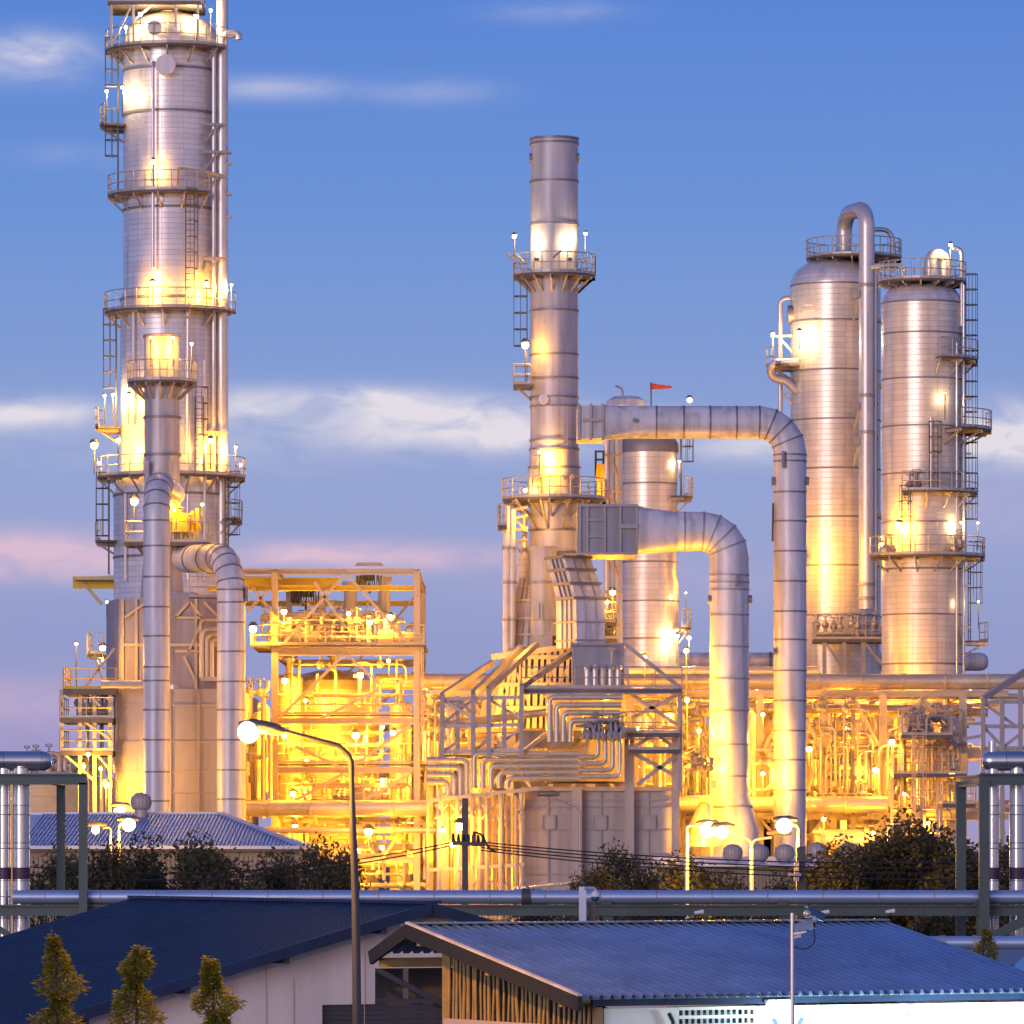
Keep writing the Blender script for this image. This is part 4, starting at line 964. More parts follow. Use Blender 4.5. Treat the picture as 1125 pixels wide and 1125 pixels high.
T.add('casing', mb, 'duct'); T.add('rib', ribs([(624+13.5*f,612+46*f,Y+.6-1.8*f,.78+.08*f,1.0+.1*f,28) for f in (.02,.32,.65,1.0)], .16), 'band'); T.add('rib', ribs([(637.8,684,Y-1.3,.86,1.12,28),(638,704,Y-1.35,.86,1.14,28)], .09), 'steel')
b = MB()
for i in range(len(sec)-1):
    for f in (-.33,0.33):
        q = []
        for s_ in sec[i:i+2]:
            c = P(*s_[:3]); u = Vector((math.cos(R(28)),math.sin(R(28)),0)); v_ = Vector((-u.y,u.x,0)); q.append(c - v_*(s_[4]+.04) + u*f*s_[3]*1.2)
        b.bar(q[0],q[1],.07)
T.add('seam', b, 'steel')
b = MB()
for i in range(len(sec)-1):
    for f in (-.55,-.1,.35):
        q = []
        for s_ in sec[i:i+2]:
            c = P(*s_[:3]); u = Vector((math.cos(R(28)),math.sin(R(28)),0)); v_ = Vector((-u.y,u.x,0)); q.append(c - u*(s_[3]+.03) + v_*f*s_[4])
        b.bar(q[0],q[1],.10)
T.add('slot', b, 'band')
T = Thing('chimney_leg', 'pale round leg with dark slots under the main chimney, left of the sloping duct', 'duct', P(597,696,Y+2))
T.add('shell', MB().lathe(X(597,Y+2),Y+2.6,[(14*k,Z(698,Y+2)),(15*k,Z(690,Y+2)),(15*k,Z(606,Y+2)),(16.5*k,Z(600,Y+2))],32), 'stack')
b = MB(); [b.ring((X(597,Y+2),Y+2.6,Z(y,Y+2)),(0,0,1),15*k,.12,.05,32) for y in (640,681)]; T.add('stiffening_band', b, 'steel')
T.add('slot', MB().box(X(592,Y+2),X(593.5,Y+2),Y+2.6-15*k-.03,Y+2.6-14*k,Z(680,Y+2),Z(662,Y+2)).box(X(596,Y+2),X(597,Y+2),Y+2.6-15*k-.03,Y+2.6-14*k,Z(680,Y+2),Z(664,Y+2)), 'band')
T.add('support', MB().box(X(586,Y+2),X(607,Y+2),Y+2,Y+3.4,Z(716,Y+2),Z(698,Y+2)), 'steel')
T.add('recess_shade', MB().box(X(611,Y+2),X(622,Y+2),Y+3.0,Y+4.2,Z(712,Y+2),Z(606,Y+2)), 'casing')  # solid dark box painted as the shade of a recess beside the leg
T = Thing('sloping_breeching', 'slatted cream casing leaning behind the pale chimney leg', 'duct', P(578,712,Y+4))
sec = [(584,636,Y+5,.5,.8,-12),(580,668,Y+4.8,.75,1.0,-12),(577,714,Y+4.6,1.0,1.1,-12)]
T.add('casing', lofted(sec), 'panel'); T.add('rib', ribs([(583.5,645,Y+5,.55,.85,-12),(581,660,Y+4.85,.68,.95,-12),(579.5,680,Y+4.75,.8,1.03,-12),(578,698,Y+4.65,.92,1.08,-12)]), 'cream')
b = MB()
for f in (-.4,0,.4):
    q = []
    for s_ in (sec[0],sec[2]):
        c = P(*s_[:3]); u = Vector((math.cos(R(-12)),math.sin(R(-12)),0)); v_ = Vector((-u.y,u.x,0)); q.append(c - v_*(s_[4]+.05) + u*f*s_[3])
    b.bar(q[0],q[1],.1)
T.add('slot', b, 'band')
for lb, x, yt, r in (('thinner of the two pale standpipes left of the main chimney', 563, 560, 3.6), ('left-hand pale standpipe rising beside the main chimney to its lower platform', 556.5, 556, 4.2)):
    H = Thing('standpipe', lb, 'pipe', P(x,716,Y+3)); H.add('pipe', MB().tube([P(x,730,Y+3),P(x,yt,Y+3)], r*S(Y+3), 14), 'duct')
    b = MB(); [b.ring(P(x,y,Y+3),(0,0,1),r*S(Y+3),.15,.06,14) for y in (602,640,681)]; H.add('joint_band', b, 'steel')
H = Thing('scrubber_pot', 'slim pale vessel tucked between the standpipes and the main chimney', 'vessel', P(576,720,Y+5))
H.add('shell', MB().lathe(X(576,Y+5),Y+5,[(8.5*k,Z(725,Y+5)),(8.5*k,Z(612,Y+5)),(6*k,Z(604,Y+5)),(3*k,Z(590,Y+5)),(3*k,Z(560,Y+5)),(.01,Z(560,Y+5))],28), 'clad2')
b = MB(); 
for y in (562,572,584,596): b.bar(P(556,y,Y+4),P(580,y+random.randint(-6,8),Y+4),.14)
for p in ((556,562,580,584),(556,590,572,606)): b.bar(P(p[0],p[1],Y+4),P(p[2],p[3],Y+4),.1)
H.add('pipe_bracket', b, 'steel')
rectT = Thing('side_landing', 'small railed landing at the left end of the main chimney lower platform', 'platform', P(551,578,Y+3))
rect_platform(rectT, X(547,Y+3), X(557,Y+3), Y+2.0, Y+4, Z(578,Y+3), sides='lfb'); rectT.add('hanger', MB().bar(P(549,578,Y+3.1),P(549,553,Y+3.1),.12), 'steel')
H.light(P(578,570,Y+2.5), 120, SOD)

T = Thing('heater', 'large boxy fired heater with a dark blue upper box and pink panelled lower wall', 'furnace', P(660,985,286))
Yb = 286
T.add('upper_box', MB().box(X(629,Yb),X(686,Yb),Yb+.8,Yb+8,Z(757,Yb),Z(709,Yb)), 'casing')
T.add('roof_plate', MB().box(X(627,Yb),X(688,Yb),Yb+.6,Yb+8.2,Z(708.8,Yb),Z(706,Yb)), 'casing')
T.add('mid_box', MB().box(X(600,Yb),X(690,Yb),Yb+2.2,Yb+12,Z(858,Yb),Z(757.2,Yb)), 'panel')
T.add('gap_shade_panel', lofted([(604,712,Yb+8.2,2.0,1.6,14),(592,760,Yb+8.2,2.6,1.8,14),(588,805,Yb+8.2,2.8,1.8,14)]), 'band')  # dark panel paints the shade seen in the gaps of the lattice
T.add('lower_wall', MB().box(X(574,Yb),X(745,Yb),Yb,Yb+16,0,Z(864,Yb)), 'panel')
T.add('sill', MB().box(X(572,Yb),X(747,Yb),Yb-.25,Yb,Z(869,Yb),Z(865,Yb)), 'cream')
b = MB()
for y in (879,886,911,938,960): b.bar((X(574,Yb),Yb-.03,Z(y,Yb)),(X(745,Yb),Yb-.03,Z(y,Yb)),.09)
for x in (575,602,660,712,744): b.bar((X(x,Yb),Yb-.04,0),(X(x,Yb),Yb-.04,Z(866,Yb)),.11)
T.add('panel_seam', b, 'steel')
for x in (603,659,713):
    o = T.add('peep_door', MB().box(X(x-7,Yb),X(x+7,Yb),Yb-.1,Yb-.01,Z(911,Yb),Z(896,Yb)), 'panel')
    q = MB()
    for a, c in (((x-7,896),(x+7,896)),((x-7,911),(x+7,911)),((x-7,896),(x-7,911)),((x+7,896),(x+7,911))): q.bar((X(a[0],Yb),Yb-.12,Z(a[1],Yb)),(X(c[0],Yb),Yb-.12,Z(c[1],Yb)),.07)
    T.add('door_frame', q, 'steel', o)
for x in (634,691):
    T.add('buckstay', MB().ibeam((X(x,Yb),Yb-.45,0),(X(x,Yb),Yb-.45,Z(757 if x > 650 else 866,Yb)),.5,.6,(0,1,0)), 'panel')
T.add('buckstay', MB().ibeam((X(742,Yb),Yb-.45,0),(X(742,Yb),Yb-.45,Z(810,Yb)),.4,.4,(0,1,0)), 'steel')
for x in (645,653.5,662,670.5,679):
    T.add('riser_loop', MB().tube(bend([(X(x,Yb),Yb-.35,Z(757,Yb)),(X(x,Yb),Yb-.35,Z(733,Yb)),(X(x+3,Yb),Yb+.9,Z(733,Yb))],.2),.15,10), 'pipe2')
b = MB(); b.tube([(X(672,Yb),Yb+.1,Z(757,Yb)),(X(672,Yb),Yb+.1,Z(714,Yb))],.05,6); b.cyl(X(672,Yb),Yb+.1,Z(714,Yb),Z(711,Yb),.35,.1,10)
T.add('unlit_lamp', b, 'pipe2')
rect_platform(T, X(573,Yb), X(748,Yb), Yb-1.8, Yb+.5, Z(757,Yb), sides='f', th=.22)
T.add('platform_beam', MB().ibeam((X(573,Yb),Yb-1.7,Z(760.5,Yb)),(X(748,Yb),Yb-1.7,Z(760.5,Yb)),.22,.3), 'casing')
rect_platform(T, X(640,Yb), X(745,Yb), Yb-1.8, Yb-.6, Z(806,Yb), sides='f', th=.22)
rect_platform(T, X(690,Yb), X(745,Yb), Yb-1.6, Yb-.2, Z(824,Yb), sides='f', th=.2)
b = MB()
for p, q in (((686,708),(748,757)),((692,790),(748,762)),((692,762),(748,800)),((692,826),(748,856)),((748,826),(700,862)),((720,806),(745,826)),((692,824),(720,806))): b.bar((X(p[0],Yb),Yb-.9,Z(p[1],Yb)),(X(q[0],Yb),Yb-.9,Z(q[1],Yb)),.2)
b.bar((X(746,Yb),Yb-1.2,Z(870,Yb)),(X(746,Yb),Yb-1.2,Z(757,Yb)),.25)
b.bar((X(636,Yb),Yb-.95,Z(856,Yb)),(X(646,Yb),Yb-.95,Z(812,Yb)),.2); b.bar((X(572,Yb),Yb-.5,Z(888,Yb)),(X(581,Yb),Yb-.5,Z(866,Yb)),.16)
T.add('brace', b, 'panel')
# lattice on the heater's left shoulder
b = MB()
for i,x in enumerate(range(545,630,7)): b.bar(P(x,800,Yb+6),P(x+ (8 if x < 570 else 2),714 if x > 556 else 738,Yb+6),.17 if i%2 else .24, .5)
for i,x in enumerate((545,567,590,604)): b.bar(P(x,735+i*4,Yb+5.9),P(x+18,782,Yb+5.9),.14); b.bar(P(x+18,735,Yb+5.9),P(x,785,Yb+5.9),.14)
for y in (722,752,778): b.bar(P(545 if y>740 else 560,y,Yb+5.8),P(628,y,Yb+5.8),.22)
b.bar(P(540,722,Yb+5.8),P(629,710,Yb+5.8),.3)
T.add('lattice', b, 'cream')
T.light(P(560,770,Yb+1.0), 160, SOD)
T.light(P(665,780,Yb-1.0), 220, SOD); T.light(P(725,775,Yb+3), 600, SOD); T.light(P(725,815,Yb+2), 500, SOD); T.light(P(572,700,Yb+2.5), 110, SOD)

# hood frame with bent, sloping members
T = Thing('pipe_hood', 'open frame of grey posts with sloping tops beside the heater, over the bundled pipes', 'steel frame', P(530,830,284))
for x, y, x2, y2, yy in ((486,764,541,728,284.5),(520,762,573,711,284.3),(537,757,590,707,284.1),(573,754,629,716,283.8)):
    T.add('post', MB().bar(P(x,832,yy),P(x,y,yy),.24,.3,(0,1,0)), 'steel')
    T.add('rafter', MB().bar(P(x,y,yy),P(x2,y2,yy+6),.24,.3), 'steel')
for x, yy in ((503,284.6),(554,284.2)): T.add('post', MB().bar(P(x,828,yy),P(x,765,yy),.22,.28,(0,1,0)), 'steel')
b = MB()
for y in (768,798,826): b.bar(P(486,y,284.6),P(573,y-2,284.0),.18)
for p, q in (((486,768),(520,790)),((520,768),(486,795)),((537,768),(573,790)),((503,768),(520,785)),((486,826),(503,815)),((520,826),(537,812)),((537,826),(573,800))): b.bar(P(*p,284.7),P(*q,284.3),.13)
b.bar(P(575,826,284),P(600,806,284.6),.2)
T.add('tie', b, 'steel')
rect_platform(T, X(484,284), X(576,284), 284.8, 288, Z(829,284), sides='', th=.2)
T.add('canopy', lofted([(612,803,Yb+.2,2.0,.9,0),(606,812,Yb+.2,1.6,.9,0),(600,822,Yb+.2,1.5,.9,0)]), 'band')

# bundled header pipes, one thing each
nm = ('uppermost', 'second', 'middle', 'fourth', 'lowest')
def hpipe(label, pts, r=.13, group=None, m='pipe', Yy=284.2, rad=.28):
    H = Thing('header_pipe', label, 'pipe', P(pts[0][0],pts[0][1],Yy), group)
    H.add('pipe', MB().tube(bend([P(x,y,Yy) for x, y in pts], rad, 5), r, 12), m)
    b = MB(); (x0,y0),(x1,y1) = pts[0], pts[1]
    for f in (.3,.7): b.ring(P(x0+(x1-x0)*f,y0+(y1-y0)*f,Yy),Vector(P(x1,y1,Yy)-P(x0,y0,Yy)),r,.1,.03,12)
    H.add('clamp', b, 'cream'); return H
for i in range(5):
    y = 828+6.8*i; xb = 521+9.2*i
    hpipe(f'{nm[i]} of the five long horizontal pipes crossing the heater front, bending down at the left', [(636,y),(xb,y),(xb,866)], .15, 'five header pipes across the heater front')
for i in range(4):
    y = 835+8*i; xb = 513-7*i
    hpipe(f'{nm[i] if i<3 else nm[4]} of the four yellow lit pipes bending down left of the hood posts', [(469,y),(xb,y),(xb,874)], .16, 'four header pipes at the heater corner', Yy=284.4)
for i in range(4):
    y = 766+8.5*i; x0 = 604+7.5*i
    hpipe(f'{nm[i] if i<3 else nm[4]} of the four nested yellow pipes under the heater platform, bending down at the left', [(684-1.5*i,y-0),(x0,y),(x0,815)], .16, 'four nested pipes under the heater platform', Yy=283.9)
for i in range(4):
    xr = 681-8*i; y = 853-7*i
    hpipe(f'{nm[i] if i<3 else nm[4]} of the four nested pipes turning up at the right above the heater wall'.replace('uppermost','outermost').replace('lowest','innermost'), [(636,y),(xr,y),(xr,808)], .12, 'four nested pipes above the heater wall', Yy=284.0)
hpipe('single yellow pipe running along the hood frame into the nested pipes', [(484,797),(604,782)], .2, None, Yy=285.2)
piping('valves and stub pipes on the small platform over the heater wall', 640, 690, 797, 812, 283.4, 284.2, 2, 14, 20, 21, 'steel', (.06,.11))
piping('row of valves on the right landing beside the flared duct foot', 752, 782, 832, 846, 288, 290, 2, 8, 14, 22, 'steel', (.06,.11))
T = Thing('tube_bank', 'bank of upright yellow lit tubes and braces left of the heater wall', 'piping', P(525,985,285))
for i in range(13):
    x = 482+7.6*i; T.add('tube', MB().tube([P(x,1010,285+ (i%3)*.5),P(x,868+ (i%4)*3,285+(i%3)*.5)],.15+.03*(i%2),10), 'pipe')
b = MB()
for i in range(6): b.bar(P(478+17*i,884,284.4),P(478+17*i+14,902,284.4),.09); b.bar(P(478+17*i+14,965,284.4),P(478+17*i,985,284.4),.09); b.bar(P(478+17*i,900,284.4),P(478+17*i+14,884,284.4),.09)
T.add('brace', b, 'cream')
T.add('girt', MB().bar(P(468,880,284.3),P(592,866,284.3),.2), 'cream'); T.add('girt', MB().bar(P(468,956,284.3),P(576,950,284.3),.18), 'cream')
for i in range(7): T.add('post', MB().bar(P(470+16*i,1010,284.2),P(470+16*i,874,284.2),.12), 'cream')
T.light(P(500,908,283.6), 300, SOD); T.light(P(540,915,287.5), 400, SOD); T.light(P(490,960,287.5), 350, SOD); T.light(P(550,955,287), 300, SOD); T.light(P(505,855,288), 400, SOD); T.light(P(545,800,288.5), 350, SOD); T.light(P(500,790,289), 350, SOD)
for lb, x, y, r, pw in (('brilliant lamp among the upright tubes at the left of the heater', 505, 908, .3, 250), ('small lamp left of the brilliant one among the upright tubes', 487, 912, .16, 100), ('lamp low on the upright tubes, behind the utility pole', 497, 928, .2, 140)):
    H = Thing('plant_lamp', lb, 'lamp', P(x,y,283.4), 'sodium lamps on the heater'); flood(H, P(x,y,283.4), pw, SOD, r, (0,-.4,-.1), pole=1.2)
for lb, x, y, yy, r, pw in (('lamp on a thin post right of the heater dark upper box', 708, 722, 292, .16, 140), ('lamp on a post at the foot of the rear middle column', 754, 715, 292, .17, 120), ('lamp on a post beside the pipe rack, right of the heater braces', 755, 769, 291, .16, 180), ('lamp on a post just left of the flared duct, beside its middle', 768, 803, 290, .14, 160), ('lamp beside the standpipe truss, left of the rear middle column', 673, 651, 300, .2, 120), ('small lamp left of the standpipe truss lamp', 667, 662, 300, .11, 50)):
    H = Thing('plant_lamp', lb, 'lamp', P(x,y,yy), 'sodium post lamps right of the heater'); flood(H, P(x,y,yy), pw, SOD, r, (0,-.4,-.1), pole=2.6)

# truss of pipes between chimney and rear column
T = Thing('pipe_truss', 'slender braced tower of two pipes between the main chimney and the rear middle column', 'steel frame', P(670,720,305))
for x in (667,679): T.add('post', MB().tube([P(x,730,305),P(x,470,305)], .19 if x<670 else .26, 10), 'pipe2')
b = MB()
for y in (500,540,610,650,690): b.bar(P(664,y,304.8),P(684,y,304.8),.14); b.bar(P(667,y,304.7),P(679,y+22,304.7),.12)
T.add('brace', b, 'cream')
T.add('valve_cluster', (lambda b: [valve(b, P(658+3.2*i, 700-7*(i%3), 300.5), .28) for i in range(6)] and b)(MB()), 'steel')
rect_platform(T, X(655,300), X(677,300), 299.6, 303, Z(702,300), sides='fl'); rect_platform(T, X(655,300), X(677,300), 299.6, 303, Z(684,300), sides='fl')
H = Thing('tarped_hoist', 'upright yellow cover on a dark frame between the chimney and the rear column', 'cover', P(659,546,303))
H.add('cover', lofted([(659,545,303,.25,.3,0),(659,528,303,.27,.3,0),(660,510,303,.22,.3,0)]), 'yel'); b = MB()
for x in (654.5,663): b.bar(P(x,549,303),P(x,495,303),.12)
for y in (496,505,548): b.bar(P(654,y,303),P(664,y,303),.1)
H.add('frame', b, 'dark')
H.light(P(660,536,301.8), 40, SOD)
# ------------------------------------------------------------------ pipe rack behind, at the right
LG = 1.6
Y = 303; k = S(Y); Yb = 314
T = Thing('pipe_rack', 'long two tier steel pipe rack with cross braces behind the two bent ducts', 'steel frame', P(850,985,Y))
xr = [472,560,650,745,835,905,970,1058]
zs = [Z(y,Y) for y in (897,829,762)]
for x in xr:
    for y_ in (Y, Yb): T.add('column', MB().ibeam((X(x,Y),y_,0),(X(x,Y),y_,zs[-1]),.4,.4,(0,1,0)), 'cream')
for y_ in (Y, Yb):
    for z in zs: T.add('beam', MB().ibeam((X(xr[0],Y),y_-.02,z),(X(xr[-1]+50,Y),y_-.02,z),.24,.34), 'cream')
b = MB()
for x in xr:
    for z in zs + [Z(778,Y)]: b.ibeam((X(x,Y),Y+.3,z-.03),(X(x,Y),Yb-.3,z-.03),.25,.4)
T.add('cross_beam', b, 'cream')
for a, c in zip(xr[:-1], xr[1:]):
    m_ = (a+c)/2
    for (p, q) in (((a,829),(m_,766)),((c,829),(m_,766)),((a,835),(m_,895)),((c,835),(m_,895)),((a,985),(c,900)),((a,900),(c,985))):
        T.add('brace', MB().bar(P(p[0]+1,p[1],Y-.3),P(q[0],q[1],Y-.3),.17), 'cream')
    for y in (845,):
        T.add('post', MB().ibeam(P(m_,985,Y-.1),P(m_,766,Y-.1),.25,.25,(0,1,0)), 'cream')
def run(label, y, yy, r, x0, x1, m='pipe', step=46, caps=None, bands='cream'):
    H = Thing('header_pipe', label, 'pipe', P(x0,y,yy)); pth = [P(x0,y,yy),P(x1,y,yy)]; rr = r*S(yy)
    rs = rr
    if caps: pth = [P(x0,y,yy),P(x1-r*.9,y,yy),P(x1-r*.4,y,yy),P(x1-r*.1,y,yy),P(x1,y,yy)]; rs = [rr,rr,rr*.86,rr*.55,.02]
    H.add('pipe', MB().tube(pth, rs, 24), m); b = MB(); x = x0+step*.6
    while x < x1-6: b.ring(P(x,y,yy),(1,0,0),rr,.12,.05,24); x += step
    H.add('joint_band', b, bands); return H
run('long fat pale pipe along the top of the pipe rack, reaching the right edge', 749, 305, 8.6, 413, 1200)
run('narrower pipe just beneath the long fat pale pipe on the rack', 765, 304.5, 3.2, 470, 1200)
run('high dark horizontal vessel pipe behind the twin columns, with its rounded right end showing', 727, 345, 10, 690, 1086, 'duct', 60, True, 'band')
run('slimmer high pipe below the dark vessel pipe, running behind the bent ducts', 738, 322, 6, 690, 900, 'pipe')
for i, (y, yy, r) in enumerate(((779,304.5,4.5),(783,308,5),(775,311,4),(824,305,3.4),(822,308,5),(824,311,4.5),(891,305,5),(886,309,7),(892,312,4))):
    run(('front','middle','rear')[i%3] + ' pipe of the three lying on the ' + ('upper','middle','lower')[i//3] + ' tier of the pipe rack', y, yy, r, 478+3*i, 1068+17*(i%4), 'pipe', 38+5*i)
run('fat yellow lit pipe near the ground along the front of the pipe rack', 884, 300.5, 9, 745, 975, 'pipe', 40)
piping('pipes and drops between the upper tiers of the rack at its left end', 470, 570, 772, 826, Y, Y+8, 5, 12, 8, 31)
piping('pipes and drops between the tiers of the rack beside the heater', 690, 782, 772, 900, Y-6, Y+8, 8, 18, 14, 32)
piping('pipes and drops in the rack between the two vertical ducts', 822, 855, 772, 905, Y-4, Y+8, 5, 8, 8, 33)
piping('pipes and drops in the rack bay right of the tall duct', 886, 968, 775, 900, Y, Y+9, 10, 18, 20, 34)
piping('tangle of pipes under the right one of the twin columns, in the rack end bay', 974, 1056, 775, 905, Y, Y+9, 10, 20, 22, 35)
piping('ground level pipework behind the trees right of the tall duct', 890, 1060, 905, 980, Y-6, Y+2, 8, 22, 12, 36)
piping('thin pipes and drops along the front of the rack bay right of the tall duct', 890, 968, 772, 900, Y-1.2, Y-.5, 7, 16, 12, 51, 'steel', (.04,.09))
piping('thin pipes and drops along the front of the rack end bay', 972, 1058, 772, 900, Y-1.2, Y-.5, 6, 16, 12, 52, 'steel', (.04,.09))
piping('thin pipes along the front of the rack beside the heater braces', 748, 780, 772, 900, Y-1.2, Y-.5, 6, 9, 8, 53, 'steel', (.04,.09))
piping('thin pipes in front of the rack at the left of the hood posts', 462, 500, 765, 870, Y-3, Y-1, 6, 9, 8, 54, 'pipe2', (.05,.1))
piping('cluster of dark valves on the small platform in the rack end bay', 992, 1022, 785, 808, Y-3, Y-1, 3, 8, 18, 37, 'steel', (.06,.14))
T = Thing('valve_platform', 'small railed valve platform on knee braces in the rack end bay', 'platform', P(1005,810,Y-2)); rect_platform(T, X(985,Y), X(1040,Y), Y-4, Y-.5, Z(809,Y), sides='lfr'); b = MB()
for x in (990,1012,1034): b.bar(P(x,810,Y-3.5),P(x+4,824,Y-.5),.14); b.bar(P(x,985,Y-1),P(x,810,Y-1),.16)
T.add('knee_brace', b, 'steel')
T = Thing('valve_platform', 'lower railed walkway in the rack end bay, above the trees', 'platform', P(1010,850,Y-2)); rect_platform(T, X(976,Y), X(1056,Y), Y-4, Y-.5, Z(851,Y), 'cream', sides='lfr'); T.add('post', (lambda b: [b.bar(P(x,985,Y-3),P(x,851,Y-3),.16) for x in (980,1005,1030,1052)] and b)(MB()), 'cream')
T = Thing('valve_platform', 'railed walkway low beside the right end column of the rack', 'platform', P(1045,885,Y-2)); rect_platform(T, X(1026,Y), X(1062,Y), Y-6, Y-3, Z(884,Y), 'cream', sides='lfr'); T.add('post', (lambda b: [b.bar(P(x,985,Y-5),P(x,884,Y-5),.16) for x in (1030,1058)] and b)(MB()), 'cream')
T = Thing('access_ladder', 'caged ladder in the middle of the rack end bay', 'ladder', P(1003,985,Y-4.4)); T.add('ladder_frame', MB().ladder(X(1003,Y),Y-4.2,0,Z(810,Y),-90), 'cream')
# exchangers and vessels among the rack
for lb, x0, x1, y, yy, r in (('fat horizontal exchanger drum behind the bay right of the tall duct', 895, 962, 858, 309, 17), ('horizontal exchanger drum between the two vertical ducts, upper', 826, 850, 800, 309, 12), ('horizontal exchanger drum between the two vertical ducts, lower', 826, 850, 866, 309, 11), ('horizontal exchanger drum low in the rack behind the heater braces', 700, 770, 872, 309, 13), ('horizontal exchanger drum at ground level right of the tall duct', 893, 960, 925, 300, 14), ('horizontal drum high in the bay right of the tall duct', 893, 950, 797, 311, 11)):
    H = Thing('heat_exchanger', lb, 'exchanger', P((x0+x1)/2,985,yy)); rr = r*S(yy)
    H.add('shell', MB().tube([P(x0,y,yy),P(x0+2,y,yy),P(x0+6,y,yy),P(x1-6,y,yy),P(x1-2,y,yy),P(x1,y,yy)],[rr*.5,rr*.85,rr,rr,rr*.85,rr*.5],28), 'pipe')
    b = MB(); b.ring(P(x0+8,y,yy),(1,0,0),rr,.25,.12,28); b.ring(P(x1-8,y,yy),(1,0,0),rr,.25,.12,28); H.add('flange', b, 'cream')
    for f in (.3,.7): H.add('saddle', MB().bar(P(x0+(x1-x0)*f,985,yy),P(x0+(x1-x0)*f,y+r*.6,yy),.35,1.2), 'cream')
    H.add('nozzle', MB().tube([P((x0+x1)/2,y-r*.8,yy),P((x0+x1)/2,y-r*1.7,yy)],.2,10), 'pipe')
for lb, x, yy, h, yt in (('slim upright drum in the bay right of the tall duct', 948, 306, 9, 790), ('stout upright drum under the right one of the twin columns', 1040, 308, 14, 778), ('upright drum with a bright flank left of the middle of the rack end bay', 985, 310, 10, 800), ('small upright drum between the flared duct and the heater', 764, 304, 9, 790), ('upright drum in the rack left of the heater, behind the hood frame', 528, 308, 14, 778), ('upright drum behind the left end of the pipe rack', 488, 310, 9, 790), ('upright drum behind the heater braces at the rack', 728, 312, 12, 776)):
    cyl_vessel('process_drum', lb, x, yy, h, yt, 'clad2', bands=(yt+30,yt+70))
T = Thing('compressor_house', 'long pale sheeted plant building standing behind the pipe rack', 'building', P(780,985,328))
T.add('wall', MB().box(X(440,328),X(1062,328),328,345,0,Z(800,328)), 'shedwall'); T.add('roof', MB().box(X(438,328),X(1064,328),327.6,345.4,Z(800,328),Z(797,328)), 'steel')
b = MB()
for i in range(40): b.bar(P(443+15.8*i,985,327.97),P(443+15.8*i,801,327.97),.1)
T.add('sheet_rib', b, 'shedwall')
for i, (x, y, yy, pw, lb) in enumerate(((735,790,308,700,'lamp deep in the rack behind the heater braces'),(742,850,306,500,'lamp low in the rack behind the heater braces'),(838,785,300,260,'lamp high between the two vertical ducts'),(838,850,299,420,'lamp low between the two vertical ducts'),(889,823,300,280,'lamp just right of the tall vertical duct at middle height'),(930,800,307,600,'lamp in the upper part of the bay right of the tall duct'),(938,850,306,700,'lamp in the lower part of the bay right of the tall duct'),(962,846,301.5,320,'bright lamp on the left of the thick rack column, low'),(980,815,301.5,240,'lamp just right of the thick rack column at the valve platform'),(994,872,304,420,'lamp low in the rack end bay'),(1046,850,301,480,'lamp beside the right end column of the rack'),(1025,835,309,500,'lamp deep in the rack end bay'),(905,900,298,420,'lamp near the ground right of the tall duct'),(960,915,299,380,'lamp near the ground between the trees and the fat drum'),(1020,905,303,260,'lamp near the ground behind the dark trees at the right'),(1085,900,310,500,'lamp behind the right foreground pipe loop'),(790,860,299,500,'lamp behind the flared duct foot'),(520,800,309,600,'lamp deep in the rack behind the hood frame'),(470,790,308,500,'lamp at the left end of the pipe rack'),(480,860,306,500,'lamp low at the left end of the pipe rack'),(700,800,306,500,'lamp behind the right shoulder of the heater'),(962,746,311,1100,'flood lamp on the rack top between the feet of the twin columns'),(1066,752,312,900,'flood lamp on the rack top right of the twin columns'),(832,752,312,2200,'flood lamp on the rack top between the two bent duct legs'),(664,742,318,1600,'flood lamp left of the rear middle column foot'))):
    H = Thing('plant_lamp', lb, 'lamp', P(x,y,yy), 'sodium lamps in the pipe rack'); flood(H, P(x,y,yy), pw, SOD, .2 if i in (4,7,8,10) else .15, (0,-.4,-.15), pole=1.0)
# bright flood by the flared duct
T = Thing('flood_shelter', 'small flat roofed shelter flooded with yellow light at the left foot of the flared duct', 'shelter', P(772,985,286))
Yq = 286.5
T.add('roof', MB().box(X(756,Yq),X(785,Yq),Yq-1,Yq+2,Z(877,Yq),Z(874,Yq)), 'cream'); T.add('post', (lambda b: [b.bar(P(x,985,Yq-.8),P(x,876,Yq-.8),.14) for x in (782,)] and b)(MB()), 'cream')
T.add('hood', MB().lathe(X(774,Yq),Yq+.9,[(.01,Z(930,Yq)),(1.0,Z(930,Yq)),(.75,Z(905,Yq)),(.25,Z(882,Yq)),(.01,Z(880,Yq))],20), 'pipe'); T.add('gauge_box', MB().box(X(781,Yq),X(787,Yq),Yq,Yq+.4,Z(866,Yq),Z(857,Yq)), 'cream')
LG = 2.8
T.light(P(774,912,Yq-1.2), 420, SOD); T.light(P(808,908,287.0), 130, SOD); T.light(P(784,868,Yq-1.5), 60, SOD); T.light(P(777,845,288.5), 330, SOD); T.light(P(848,855,291.5), 260, SOD); T.light(P(847,810,291.5), 130, SOD); T.light(P(777,800,288.5), 200, SOD)
LG = 1.6
